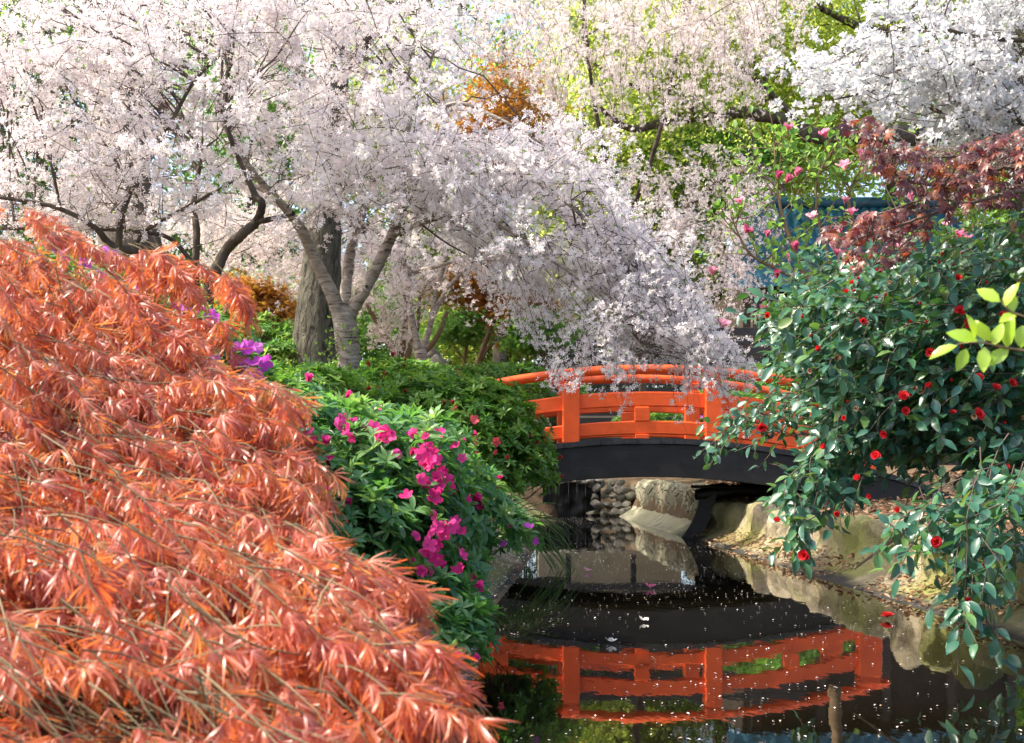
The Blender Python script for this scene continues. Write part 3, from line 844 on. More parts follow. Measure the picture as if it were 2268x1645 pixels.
# --- azaleas on the far side of the bridge
rosette_bush('azalea_shrub', 'leafy azalea shrub seen through the railing beyond the bridge', 'bush',
    [(1480, 945, 18.5, 120, 45, .8), (1620, 930, 18.5, 110, 60, .8), (1760, 900, 19, 130, 70, .8), (1650, 855, 20, 90, 45, .8)], 1500, .10, M['green_leaf'], (3, 18.5, .7),
    flowers=[(1425, 962, 'purple', 4, .06), (1440, 955, 'purple', 3, .06), (1530, 965, 'purple', 2, .06)], inner=.35)
rosette_bush('white_azalea', 'white flowered azalea behind the left end of the bridge', 'bush',
    [(1190, 930, 16.8, 70, 45, .5), (1150, 900, 17.3, 80, 45, .5)], 500, .09, M['green_leaf'], (.4, 17, .7),
    flowers=[(1195, 925, 'white_petal', 7, .06), (1215, 945, 'white_petal', 6, .06), (1185, 950, 'white_petal', 5, .06)], inner=.35)

# --- laceleaf maple, left foreground
th = thing('laceleaf_maple', 'weeping orange-red laceleaf maple spilling across the left foreground', 'tree', (-1.5, 3.0, .45))
def lace_Y(v): return np.interp(v, [450, 560, 1000, 1400, 1660], [3.5, 3.3, 2.55, 1.95, 1.65])
LP = [(-250, 527), (0, 537), (20, 547), (165, 572), (230, 602), (280, 627), (300, 677), (400, 692), (460, 717), (320, 767), (400, 817), (420, 877), (540, 907), (560, 967), (500, 1037), (585, 1117), (575, 1157), (505, 1177), (645, 1267), (785, 1370), (715, 1390), (785, 1490), (845, 1540), (865, 1640), (970, 1720), (-250, 1720)]
def lace_sprays(poly, n, back, gl, gt, npl=20, size=(.036, .068), L=(.22, .42), uv=None):
    tip = uv is not None
    if not tip: uv = sample_poly(poly, n)
    Y = lace_Y(uv[:, 1]) + rng.random(len(uv)) * .4 + back
    nz = np.array([mnoise.noise((a * .0045, b * .010, y * 2.2)) for (a, b), y in zip(uv, Y)])
    kp = nz > (-9 if tip else -.16 if back == 0 else -.6)
    uv = uv[kp]; Y = Y[kp]; n = len(uv)
    P = at(uv[:, 0], uv[:, 1], Y)
    D = np.array([.82, -.28, -.24]) + rng.normal(size=(n, 3)) * .26
    Ls = rng.uniform(L[0], L[1], n)
    C = curves(P - nrm(D) * Ls[:, None] * .5 + np.array([0, 0, .03]), D, Ls, rng.uniform(.15, .5, n), 7, .03)
    tubes(gt, C, np.linspace(.0022, .0008, 7)[None].repeat(n, 0), 3)
    t = np.sort(rng.random((n, npl)), 1) * .95 + .05
    q, tg = along(C, t)
    q = q.reshape(-1, 3); tg = tg.reshape(-1, 3)
    sd = np.tile(np.where(np.arange(npl) % 2, 1.0, -1.0), n)[:, None]
    side = nrm(np.cross(tg, np.array([0, 0, 1.0]))) * sd
    D2 = nrm(tg * .9 + side * .38 + np.array([.15, -.1, -.45]) + rng.normal(size=tg.shape) * .26)
    N2 = nrm(np.array([-.15, -.35, 1.0]) + rng.normal(size=tg.shape) * .5)
    s = rng.uniform(size[0], size[1], len(q))
    q = q + D2 * .015 - np.array([0, 0, .004])
    ok = q[:, 1] > 1.25
    # the open lower left part where twigs and ground show
    qu = q[:, 0] / q[:, 1] * F_PX + CU; qv = (CAMZ - q[:, 2]) / q[:, 1] * F_PX + HOR
    hole = ((qu - 220) / 300) ** 2 + ((qv - 1565) / 75) ** 2 + .35 * np.array([mnoise.noise((a * .012, b * .02, 1)) for a, b in zip(qu, qv)]) < 1
    ok &= ~hole | (rng.random(len(q)) < .06)
    va = np.clip(rng.random(n)[:, None].repeat(npl, 1).reshape(-1) * .5 + rng.random(len(q)) * .5, 0, 1)
    for k, tm in enumerate(LACE):
        m = (np.arange(len(q)) % len(LACE) == k) & ok
        scatter(gl, tm, q[m], D2[m], N2[m], s[m], va[m])
gl, gt = Geo(), Geo()
lace_sprays(LP, 1600, 0, gl, gt)
lace_sprays([(-300, 620), (200, 720), (330, 880), (420, 1050), (470, 1250), (580, 1400), (680, 1600), (680, 1720), (-300, 1720)], 560, .4, gl, gt)
lace_sprays([(-260, 380), (-70, 390), (-60, 440), (-70, 490), (-260, 520)], 10, -.9, gl, gt)
for (tu, tv, ln, wd_, k) in [(600, 680, 210, 16, 13), (275, 575, 150, 14, 8), (480, 655, 150, 14, 8), (530, 770, 170, 20, 10), (655, 925, 220, 28, 15), (700, 915, 150, 18, 9), (735, 1050, 200, 26, 14), (740, 1115, 170, 25, 12), (960, 1325, 260, 24, 17), (880, 1370, 200, 26, 13), (990, 1455, 190, 26, 13), (1030, 1520, 180, 25, 12), (1055, 1620, 200, 28, 14), (820, 1270, 160, 22, 9)]:
    x = rng.random(k) ** .8
    lace_sprays(None, k, 0, gl, gt, npl=14, uv=np.stack([tu - 55 - ln * x + rng.normal(size=k) * 8, tv - 12 - ln * .42 * x + rng.normal(size=k) * wd_], -1), L=(.10, .18), size=(.04, .068))
part('foliage', gl, M['lace'], th)
part('twigs', gt, M['olive_stem'], th)
g = Geo()
limb(g, [(-1.5, 3.0, .40), (-1.48, 3.0, .75), (-1.35, 2.9, 1.05)], [.06, .05, .04])
for k in range(12):
    v = rng.uniform(760, 1560); u0 = rng.uniform(-250, 250); ln = rng.uniform(300, 520)
    Y = float(lace_Y(v)) + rng.uniform(.22, .5)
    a = [(u0 - 250, v - 40 + rng.normal() * 30, Y + .45), (u0 + ln * .2, v, Y + .15), (u0 + ln * .6, v + ln * .14, Y), (u0 + ln, v + ln * (.30 + rng.random() * .15), Y - .04)]
    limb_px(g, a, [7, 5, 3, 1.2], sides=6, wob=.25, per=5)
part('branches', g, M['olive_stem'], th)

# --- low green shrub beneath the maple
rosette_bush('ground_azalea', 'young green azalea shoots in shade under the orange maple', 'bush',
    [(260, 1560, 2.6, 330, 60, .25), (120, 1440, 2.9, 160, 60, .25), (450, 1590, 2.5, 160, 70, .25), (60, 1620, 2.5, 170, 60, .2)], 420, .042, M['azalea_leaf'], (-.8, 2.6, .42),
    flowers=[(290, 1550, 'magenta', 1, .016)], inner=.5)

# --- camellia, right
th = thing('camellia_bush', 'big glossy dark green camellia bush with red flowers over the right bank', 'bush', (3.6, 7.2, .45))
def camellia_sprays(poly, Yr, n, gl, gt, Dm, nl=11, L=(.3, .6), droop=(.1, .5), size=(.075, .108)):
    uv = sample_poly(poly, n); Y = rng.uniform(Yr[0], Yr[1], n)
    P = at(uv[:, 0], uv[:, 1], Y)
    D = np.array(Dm) + rng.normal(size=(n, 3)) * .42
    Ls = rng.uniform(L[0], L[1], n)
    C = curves(P - nrm(D) * Ls[:, None] * .55, D, Ls, rng.uniform(droop[0], droop[1], n), 7, .05)
    tubes(gt, C, np.linspace(.0035, .0015, 7)[None].repeat(n, 0), 4)
    t = (np.arange(nl)[None] + rng.random((n, nl)) * .9 + .1) / (nl + .3)
    q, tg = along(C, t); q = q.reshape(-1, 3); tg = tg.reshape(-1, 3)
    ph = (np.tile(np.arange(nl), n) * 2.4)[:, None] + rng.random((n, 1)).repeat(nl, 0).reshape(-1, 1) * 6
    A = nrm(np.cross(tg, [0, 0, 1.0])); B = np.cross(A, tg)
    side = A * np.cos(ph) + B * np.sin(ph) * .6
    D2 = nrm(tg * .55 + side * .9 + np.array([-.05, -.1, -.12]) + rng.normal(size=tg.shape) * .2)
    N2 = nrm(np.array([-.12, -.38, .9]) + rng.normal(size=tg.shape) * .42)
    s = rng.uniform(size[0], size[1], len(q))
    for k, tm in enumerate((LEAF_CAM, LEAF_CAM2)):
        m = np.arange(len(q)) % 2 == k
        scatter(gl, tm, q[m] + D2[m] * .008, D2[m], N2[m], s[m])
gl, gt = Geo(), Geo()
CAMP = [(1730, 640), (1790, 640), (1900, 600), (2000, 570), (2120, 540), (2300, 470), (2300, 1050), (2160, 1010), (2000, 985), (1880, 960), (1830, 930), (1770, 840), (1720, 750)]
camellia_sprays(CAMP, (6.2, 8.4), 950, gl, gt, (-.75, -.25, .05))
camellia_sprays([(1760, 560), (2100, 540), (2300, 520), (2300, 700), (1720, 700)], (7.4, 8.6), 140, gl, gt, (-.6, -.2, .45))
camellia_sprays([(1590, 925), (1690, 860), (1780, 900), (1740, 960), (1600, 970)], (6.6, 7.2), 26, gl, gt, (-.95, -.2, -.1), size=(.055, .075))
camellia_sprays([(1790, 960), (1980, 990), (1900, 1060), (1800, 1080), (1740, 1060)], (6.3, 7.2), 34, gl, gt, (-.55, -.2, -.5))
camellia_sprays([(1740, 1080), (1810, 1090), (1800, 1190), (1750, 1190)], (6.0, 6.6), 9, gl, gt, (-.3, -.2, -.8), L=(.2, .35))
camellia_sprays([(2120, 1040), (2300, 1060), (2300, 1210), (2200, 1190), (2120, 1150)], (5.3, 6.3), 40, gl, gt, (-.6, -.25, -.4))
camellia_sprays([(1960, 1150), (2100, 1110), (2120, 1170), (1990, 1190)], (5.4, 6.0), 10, gl, gt, (-.85, -.25, -.35))
camellia_sprays([(2110, 1230), (2210, 1240), (2200, 1330), (2130, 1310)], (5.2, 5.6), 12, gl, gt, (-.3, -.2, -.8))
part('foliage', gl, M['camellia_leaf'], th)
part('twigs', gt, M['twig'], th)
g = Geo()
limb(g, [(3.7, 7.4, .38), (3.62, 7.3, .8), (3.5, 7.1, 1.3), (3.2, 6.9, 1.9), (2.9, 6.8, 2.4)], [.07, .06, .05, .035, .015])
limb(g, [(3.62, 7.3, .7), (3.1, 7.1, 1.0), (2.5, 6.9, 1.15), (1.95, 6.9, 1.2)], [.045, .035, .022, .008])
limb(g, [(3.62, 7.3, .8), (3.4, 6.6, 1.05), (3.0, 6.0, .95), (2.6, 5.6, .6)], [.045, .035, .022, .008])
limb(g, [(3.65, 7.3, .6), (3.3, 7.6, 1.2), (2.6, 7.6, 1.7), (2.1, 7.4, 1.9)], [.045, .035, .022, .008])
limb(g, [(3.5, 7.1, 1.2), (3.6, 6.5, 1.7), (3.5, 6.2, 2.2)], [.04, .03, .01])
limb(g, [(3.6, 7.3, .6), (3.0, 6.8, .75), (2.4, 6.6, .7), (1.9, 6.5, .4)], [.035, .028, .015, .006])
part('trunk', g, M['brown_stem'], th)
cf = [(2072, 1200, .042, 0), (2125, 690, .04, 1), (2145, 715, .035, 1), (2060, 858, .032, 2), (2000, 877, .04, 0), (2055, 975, .0, 0), (1688, 945, .036, 1), (2165, 918, .045, 0), (1900, 1060, .03, 2), (1910, 712, .028, 1), (2122, 616, .028, 1), (1888, 628, .026, 2), (1874, 647, .024, 2),
      (2250, 1080, .038, 0), (2180, 1250, .034, 1), (2145, 1333, .032, 1), (1782, 1230, .038, 1), (2205, 860, .03, 1), (2168, 838, .03, 0), (2240, 850, .035, 1), (1940, 1010, .03, 1), (1828, 990, .028, 2), (1960, 960, .03, 1), (1722, 1155, .026, 2), (2060, 780, .028, 1), (1815, 772, .026, 2), (2005, 910, .026, 1), (1870, 925, .024, 2), (2220, 700, .03, 1), (2230, 1035, .028, 2), (2130, 1140, .026, 2), (1990, 1130, .026, 2), (1850, 1140, .026, 2), (2250, 740, .03, 1), (1925, 1100, .024, 2), (2110, 915, .026, 1), (1700, 700, .026, 2)]
for (u, v, s, k) in cf:
    if s == 0: continue
    Y = 5.3 if v > 1170 and u > 2000 else 6.0 if v > 1000 else 6.15
    c = at(u, v, Y)
    gg = Geo(); ax = nrm(np.array([-.25, -.85, .3]) + rng.normal(size=3) * .3)
    scatter(gg, CAMF[k], c[None], ax[None], rdir(1), s * Y / 5.6 * rng.uniform(.72, .95))
    part('flower', gg, M['camellia_red'], th)
for k in range(26):
    u, v = sample_poly(CAMP, 1)[0]; gg = Geo()
    scatter(gg, CAMBUD[0], at(u, v, 6.15)[None], nrm(np.array([[-.3, -.6, .2]]) + rng.normal(size=(1, 3)) * .4), rdir(1), .017)
    part('bud', gg, M['camellia_red'], th)

for k in range(14):
    u, v = sample_poly(CAMP, 1)[0]; gg = Geo()
    scatter(gg, CAMF[2], at(u, v, 6.1)[None], nrm(np.array([[-.2, -.7, -.1]]) + rng.normal(size=(1, 3)) * .4), rdir(1), rng.uniform(.018, .026))
    part('spent_flower', gg, M['litter'], th)
# ------------------------------------------------------------------ cherry trees
def blossom(gt, gf, gl, poly, Yr, n, centre, L=(.45, 1.0), droop=(.1, .6), out=1.0, fs=.026, cl=.07, nf=7, cr=.040, flowers=CHF, jit=.75, leafp=.10, bias=(0, 0, 0), gap=-.12):
    n = int(n * 1.5); uv = sample_poly(poly, n); Y = rng.uniform(Yr[0], Yr[1], n); P = at(uv[:, 0], uv[:, 1], Y)
    P = P[np.array([mnoise.noise((p[0] * 1.3, p[1] * 1.3, p[2] * 1.6)) for p in P]) + rng.normal(size=n) * .12 > gap]; n = len(P)
    D = nrm(P - np.array(centre)) * out + rng.normal(size=(n, 3)) * jit + np.array(bias)
    Ls = rng.uniform(L[0], L[1], n)
    S = P - nrm(D) * Ls[:, None] * .5
    C = curves(S, D, Ls, rng.uniform(droop[0], droop[1], n), 8, .08)
    tubes(gt, C, np.linspace(.0042, .0012, 8)[None].repeat(n, 0), 3)
    m = max(2, int(np.mean(L) / cl))
    t = (np.arange(m)[None] + rng.random((n, m))) / m
    q, tg = along(C, t * .92 + .08)
    q = q.reshape(-1, 3) + rng.normal(size=(n * m, 3)) * .018
    keep = rng.random(len(q)) < .9
    q = q[keep]; tg = tg.reshape(-1, 3)[keep]
    d = nrm(rng.normal(size=(len(q), nf, 3)) + np.array([0, -.15, -.1]))
    pos = (q[:, None] + d * (cr * rng.uniform(.7, 1.25, (len(q), nf, 1)))).reshape(-1, 3)
    d = nrm(d.reshape(-1, 3) + rng.normal(size=(len(pos), 3)) * .35)
    cv = np.repeat(np.clip(rng.random(len(q)) * .55, 0, 1), nf) + rng.random(len(pos)) * .45
    for k, tm in enumerate(flowers):
        s = np.arange(len(pos)) % len(flowers) == k
        scatter(gf, tm, pos[s], d[s], rdir(s.sum()), fs * rng.uniform(.8, 1.2, s.sum()), cv[s])
    s = rng.random(len(q)) < leafp * 2.5
    if s.any():
        scatter(gl, LEAF_SMALL, q[s], nrm(tg[s] + rdir(s.sum()) * .8), rdir(s.sum()), rng.uniform(.025, .045, s.sum()))
    return C

def connect(gt, C, nodes, frac, r0=.014):
    """secondary branches from the limbs to the feet of some twigs"""
    k = rng.choice(len(C), int(len(C) * frac), replace=False)
    E = C[k, 0]
    nd = np.asarray(nodes)
    d = np.linalg.norm(E[:, None] - nd[None], axis=-1) + rng.random((len(E), len(nd))) * .7
    S = nd[d.argmin(1)]
    mid = (S + E) / 2 + np.array([0, 0, .12]) + rng.normal(size=E.shape) * .12
    t = np.linspace(0, 1, 8)[None, :, None]
    B = (1 - t) ** 2 * S[:, None] + 2 * t * (1 - t) * mid[:, None] + t ** 2 * E[:, None]
    B[:, 1:-1] += rng.normal(size=B[:, 1:-1].shape) * .015
    ln = np.linalg.norm(E - S, axis=-1)
    r = np.clip(ln * .008, .004, r0)[:, None] * np.linspace(1, .4, 8)[None]
    ok = ln < 2.6
    tubes(gt, B[ok], r[ok], 5)

def cherry(name, label, base, limbs, sprays, petal_mat, group='flowering cherry trees', bark='cherry_bark', conn=.28, tuft=None, **kw):
    th = thing(name, label, 'tree', base, group)
    g = Geo(); nodes = []
    for k, (pts, rp) in enumerate(limbs):
        C, r = limb_px(g, pts, rp, sides=16 if k == 0 else 10, wob=.035, knob=.025, per=10)
        nodes.append(C)
    nodes = np.concatenate(nodes[1:])
    part('trunk', g, M[bark], th)
    gt, gf, gl = Geo(), Geo(), Geo()
    if tuft is not None:
        c = at(*tuft); q = c + rng.normal(size=(130, 3)) * np.array([.12, .10, .09]); q[:, 1] -= .06
        scatter(gl, LEAF_SMALL, q, rdir(130), rdir(130), rng.uniform(.03, .06, 130))
        tubes(gt, np.stack([c + rng.normal(size=(40, 3)) * .03, q[:40]], 1), np.full((40, 2), .003), 3)
    for poly, Yr, n, cen, k in sprays:
        C = blossom(gt, gf, gl, poly, Yr, n, cen, **{**kw, **k})
        connect(gt, C, nodes, conn)
    part('twigs', gt, M['twig'], th)
    o = part('blossom', gf, [M[petal_mat], M['blossom_eye']], th)
    if gl.v: part('young_leaves', gl, M['young_leaf'], th)
    return th

Y1 = 10.0
cherry('cherry_tree', 'white weeping cherry with banded forked trunk, nearest the bridge', at(772, 905, Y1),
    [([(776, 935, Y1), (774, 860, Y1), (772, 790, Y1), (766, 730, Y1), (760, 690, Y1)], [29, 26, 25, 27, 24]),
     ([(755, 705, Y1), (735, 650, Y1 - .05), (700, 580, Y1 - .1), (668, 510, Y1 - .2), (640, 470, Y1 - .3), (560, 380, Y1 - .5), (480, 250, Y1 - .6)], [18, 16, 13, 12, 10, 7, 4]),
     ([(762, 695, Y1), (768, 620, Y1 + .2), (780, 540, Y1 + .3), (810, 450, Y1 + .4), (850, 330, Y1 + .4), (900, 180, Y1 + .4), (930, 20, Y1 + .4)], [14, 12, 11, 9, 7, 5, 3]),
     ([(768, 705, Y1), (795, 660, Y1), (835, 590, Y1), (872, 510, Y1), (890, 440, Y1), (900, 300, Y1), (960, 120, Y1)], [17, 15, 13, 11, 10, 6, 3]),
     ([(785, 680, Y1 - .05), (806, 650, Y1 - .1), (815, 638, Y1 - .12)], [12, 11, 9]),
     ([(880, 470, Y1), (960, 400, Y1 - .3), (1040, 378, Y1 - .4), (1160, 390, Y1 - .5), (1280, 470, Y1 - .6), (1390, 600, Y1 - .7)], [8, 7, 6, 5, 4, 2.5]),
     ([(870, 520, Y1), (980, 480, Y1 - .3), (1090, 490, Y1 - .5), (1200, 560, Y1 - .7), (1310, 640, Y1 - .8), (1430, 780, Y1 - .9)], [7, 6, 5.5, 5, 4, 2.5]),
     ([(640, 470, Y1 - .3), (600, 430, Y1 - .2), (545, 405, Y1 - .1)], [8, 6, 4]),
     ([(900, 300, Y1), (1000, 230, Y1 - .4), (1100, 260, Y1 - .6), (1220, 330, Y1 - .8)], [5, 4.5, 4, 2])],
    [([(540, -140), (1010, -140), (1030, 60), (1050, 200), (1030, 330), (1000, 470), (860, 470), (700, 430), (560, 420), (520, 200)], (8.8, 11.2), 430, at(800, 560, 10), {}),
     ([(960, 240), (1130, 250), (1280, 300), (1370, 400), (1420, 500), (1330, 600), (1180, 560), (1020, 520), (920, 430)], (8.8, 10.6), 215, at(860, 500, 10), {'bias': (.3, 0, .05)}),
     ([(1280, 440), (1420, 480), (1560, 640), (1600, 750), (1560, 790), (1430, 720), (1300, 660), (1200, 560)], (8.8, 10.2), 150, at(950, 430, 10), {'droop': (.3, .8), 'bias': (.3, -.1, -.2), 'L': (.35, .75)}),
     ([(1290, 640), (1500, 680), (1610, 740), (1600, 770), (1480, 790), (1400, 790), (1300, 750)], (8.8, 9.8), 75, at(1250, 480, 10), {'droop': (.3, .8), 'bias': (.2, -.1, -.5), 'L': (.3, .55)}),
     ([(1330, 760), (1520, 760), (1540, 870), (1500, 905), (1400, 860)], (8.9, 9.5), 30, at(1350, 480, 10), {'droop': (.2, .5), 'bias': (.1, -.1, -.9), 'L': (.15, .3)}),
     ([(1215, 800), (1300, 760), (1320, 850), (1250, 850)], (8.9, 9.5), 12, at(1350, 480, 10), {'droop': (.2, .5), 'bias': (.1, -.1, -.9), 'L': (.15, .3)}),
     ([(1580, 780), (1640, 770), (1680, 830), (1640, 835)], (8.9, 9.5), 6, at(1350, 480, 10), {'droop': (.2, .5), 'bias': (.4, -.1, -.5), 'L': (.15, .3)}),
     ([(1030, 520), (1200, 540), (1270, 620), (1250, 700), (1180, 650), (1060, 600)], (9.4, 10.8), 46, at(900, 480, 10), {'droop': (.6, 1.2), 'bias': (.2, 0, -.5), 'L': (.3, .6)})],
    'blossom', tuft=(768, 760, Y1))
Y2 = 9.4
cherry('cherry_tree', 'white cherry with low grey spreading limbs behind the purple azalea', at(440, 905, Y2),
    [([(440, 930, Y2), (445, 820, Y2), (447, 720, Y2), (448, 655, Y2)], [26, 25, 25, 24]),
     ([(436, 670, Y2), (433, 600, Y2 + .1), (436, 520, Y2 + .1), (430, 440, Y2 + .2), (450, 330, Y2 + .3)], [9, 8, 8, 6, 4]),
     ([(458, 665, Y2), (475, 610, Y2), (500, 555, Y2), (540, 515, Y2 - .1), (568, 490, Y2 - .1), (580, 450, Y2 - .2), (560, 420, Y2 - .2), (500, 260, Y2 - .3), (520, 80, Y2 - .3)], [14, 13, 12, 11, 10, 9, 7, 5, 3]),
     ([(565, 492, Y2 - .1), (610, 483, Y2 - .2), (650, 472, Y2 - .3)], [7, 6, 5]),
     ([(430, 690, Y2), (400, 630, Y2 - .2), (370, 592, Y2 - .3), (320, 560, Y2 - .4), (250, 545, Y2 - .5), (205, 500, Y2 - .6), (110, 455, Y2 - .7), (-60, 430, Y2 - .8)], [13, 12, 11, 10, 9, 6, 5, 4]),
     ([(262, 545, Y2 - .5), (270, 480, Y2 - .6), (290, 420, Y2 - .6), (330, 355, Y2 - .6), (372, 285, Y2 - .6), (430, 180, Y2 - .6), (510, 100, Y2 - .6)], [8, 7, 7, 6, 5, 4, 3]),
     ([(430, 590, Y2), (380, 530, Y2 - .1), (300, 512, Y2 - .2), (150, 505, Y2 - .2), (-60, 508, Y2 - .3)], [6, 5, 5, 4, 3]),
     ([(300, 545, Y2 - .4), (330, 505, Y2 - .5), (420, 455, Y2 - .6), (520, 400, Y2 - .7)], [5, 4.5, 4, 3]),
     ([(370, 590, Y2 - .2), (340, 520, Y2), (300, 430, Y2)], [4, 3.5, 2.5])],
    [([(-160, -140), (560, -140), (600, 60), (580, 300), (540, 400), (400, 430), (250, 400), (100, 420), (-160, 400)], (8.0, 10.6), 480, at(430, 620, 9.4), {}),
     ([(-160, 360), (150, 380), (330, 420), (520, 420), (500, 460), (200, 490), (-160, 480)], (8.6, 10.4), 85, at(430, 600, 9.4), {'L': (.3, .6)})],
    'blossom', bark='dark_bark')
Y3 = 14.5
cherry('cherry_tree', 'pale sunlit cherry with thin forked stem beside the stone bollards', at(930, 870, Y3),
    [([(934, 880, Y3), (936, 830, Y3), (933, 795, Y3), (930, 770, Y3)], [15, 14, 14, 13]),
     ([(928, 775, Y3), (915, 720, Y3), (905, 640, Y3), (903, 605, Y3), (880, 560, Y3), (820, 500, Y3)], [8, 7, 6, 6, 5, 3]),
     ([(904, 612, Y3), (935, 597, Y3), (975, 588, Y3 - .2), (1060, 560, Y3 - .3)], [5, 5, 4, 2]),
     ([(935, 775, Y3), (952, 725, Y3), (965, 650, Y3), (985, 580, Y3), (1000, 480, Y3)], [8, 7, 5, 5, 3]),
     ([(960, 700, Y3), (990, 640, Y3), (1040, 590, Y3), (1120, 520, Y3)], [5, 5, 4, 2])],
    [([(430, 440), (900, 460), (1040, 500), (1030, 600), (940, 640), (880, 700), (800, 660), (640, 590), (560, 600), (470, 580)], (13.4, 16.4), 230, at(910, 640, 14.5), {'cl': .085, 'nf': 7, 'droop': (.3, .8)}),
     ([(560, 560), (680, 570), (690, 650), (600, 660)], (14.5, 17), 24, at(910, 640, 14.5), {'cl': .085, 'nf': 7}),
     ([(820, 660), (920, 660), (900, 770), (840, 750)], (14.5, 17), 26, at(910, 640, 14.5), {'cl': .085, 'nf': 7}),
     ([(1000, 520), (1200, 540), (1150, 620), (1040, 610)], (13.8, 16), 50, at(930, 560, 14.5), {'cl': .085, 'nf': 7, 'droop': (.4, 1.0)}),
     ([(0, 450), (480, 450), (500, 540), (300, 540), (0, 530)], (14.5, 17), 60, at(500, 640, 15), {'cl': .09, 'nf': 7})],
    'blossom_warm', fs=.03, cr=.055, conn=.1)
Y4 = 13.5
cherry('cherry_tree', 'weeping pale pink cherry hanging loosely over the bridge', at(1420, 905, 17.5),
    [([(1425, 930, 17.5), (1420, 800, 17.5), (1400, 640, 17), (1380, 480, 16.5)], [10, 9, 8, 7]),
     ([(1380, 490, 16.5), (1330, 300, 15.5), (1300, 100, 15), (1290, -120, 14.5)], [6, 5, 4, 3]),
     ([(1385, 500, 16.5), (1450, 330, 15.5), (1500, 120, 15), (1560, -120, 14.5)], [6, 5, 4, 3]),
     ([(1400, 600, 17), (1520, 460, 16), (1640, 380, 15), (1740, 420, 14.5)], [10, 8, 6, 3])],
    [([(1000, -140), (1780, -140), (1760, 20), (1640, 90), (1480, 70), (1280, 60), (1100, 40), (1020, 20)], (11.5, 15), 260, at(1400, -600, 14), {'droop': (.5, 1.2), 'bias': (0, 0, -.3), 'jit': 1.0}),
     ([(1000, 20), (1200, 40), (1450, 70), (1700, 60), (1680, 150), (1480, 190), (1300, 170), (1130, 140)], (12, 15), 95, at(1400, -600, 14), {'droop': (.8, 1.6), 'bias': (0, 0, -.6), 'L': (.3, .6)}),
     ([(1200, 170), (1380, 200), (1420, 300), (1350, 360), (1230, 300)], (12, 14.5), 36, at(1400, -600, 14), {'droop': (.8, 1.6), 'bias': (0, 0, -.6), 'L': (.2, .45)}),
     ([(1440, 170), (1640, 160), (1620, 240), (1480, 250)], (12, 14.5), 12, at(1400, -600, 14), {'droop': (.8, 1.6), 'bias': (0, 0, -.7), 'L': (.2, .4)}),
     ([(1360, 370), (1500, 350), (1660, 340), (1690, 400), (1700, 470), (1680, 560), (1650, 640), (1600, 660), (1540, 560), (1440, 470)], (13, 16), 130, at(1500, 330, 15), {'cl': .1, 'nf': 9, 'droop': (.3, .8), 'bias': (.1, 0, -.1), 'jit': 1.0})],
    'blossom_warm', fs=.026, cr=.055, nf=12, cl=.12, conn=.1, bark='dark_bark')
Y5 = 7.2
cherry('cherry_tree', 'bright white cherry with large open flowers entering at upper right', at(2760, 1080, 9.5),
    [([(2760, 1140, 9.5), (2700, 700, 9), (2600, 450, 8.5), (2480, 330, 8)], [40, 36, 30, 24]),
     ([(2480, 330, 8), (2300, 285, Y5), (2240, 245, Y5), (2180, 190, Y5), (2120, 170, Y5), (2000, 175, Y5), (1930, 200, Y5), (1850, 220, Y5)], [14, 10, 8, 7, 5, 4, 3, 2]),
     ([(2500, 300, 8), (2300, 230, Y5), (2265, 195, Y5), (2230, 155, Y5), (2150, 140, Y5), (2060, 145, Y5), (1960, 160, Y5)], [12, 8, 6, 5, 4, 3, 2]),
     ([(2500, 280, 8), (2330, 60, Y5), (2260, 0, Y5), (2180, -60, Y5)], [10, 7, 5, 3]),
     ([(2400, 330, 8), (2250, 330, Y5), (2150, 280, Y5), (2060, 240, Y5), (1960, 200, Y5)], [9, 7, 5, 3, 2]),
     ([(2300, 90, Y5), (2150, 80, Y5), (2050, 40, Y5), (2000, -20, Y5)], [6, 5, 4, 2])],
    [([(1820, 110), (1960, 95), (2100, 80), (2180, 90), (2300, 140), (2300, 300), (2190, 285), (2080, 265), (1980, 215), (1880, 200), (1790, 180)], (6.6, 8.0), 140, at(2500, 200, 7.5), {}),
     ([(1880, -80), (2320, -80), (2320, 40), (2180, 60), (2020, 60), (1960, 40)], (6.6, 8.0), 55, at(2500, 100, 7.5), {}),
     ([(2030, 240), (2300, 280), (2300, 360), (2150, 310)], (7, 8.2), 38, at(2500, 200, 7.5), {'L': (.3, .6)})],
    'blossom_white', L=(.4, .8), droop=(-.05, .25), fs=.028, cl=.085, nf=5, cr=.036, flowers=CHW, jit=.35, gap=-.05, bark='dark_bark', conn=.3)

# ------------------------------------------------------------------ foliage trees
def clumps(g, P, N, per, rad, size, tmpls, flat=.6, up=(0, 0, 1.0), hang=0.0, vmix=.5):
    """leaf sprays round each clump centre"""
    n = len(P)
    off = rng.normal(size=(n, per, 3)) * rad * np.array([1, 1, flat])
    q = (P[:, None] + off).reshape(-1, 3)
    D = nrm(off.reshape(-1, 3) + rng.normal(size=q.shape) * rad * .6 + np.array([0, 0, -hang * rad]))
    U = nrm(np.array(up) + rng.normal(size=q.shape) * .7)
    va = np.clip(np.repeat(rng.random(n), per) * vmix + rng.random(len(q)) * (1 - vmix), 0, 1)
    s = size * rng.uniform(.7, 1.3, len(q))
    for k, t in enumerate(tmpls):
        m = np.arange(len(q)) % len(tmpls) == k
        scatter(g, t, q[m], D[m], U[m], s[m], va[m])

LEAF2 = T([(0, 0, 0), (-.27, .5, .06), (0, 1, -.08), (.27, .5, .06)], [(0, 2, 1), (0, 3, 2)])
LEAF2W = T([(0, 0, 0), (-.4, .5, .08), (0, 1, -.1), (.4, .5, .08)], [(0, 2, 1), (0, 3, 2)])
NEEDLE = T([(0, 0, 0), (-.1, .5, 0), (0, 1, -.1), (.1, .5, 0)], [(0, 2, 1), (0, 3, 2)])

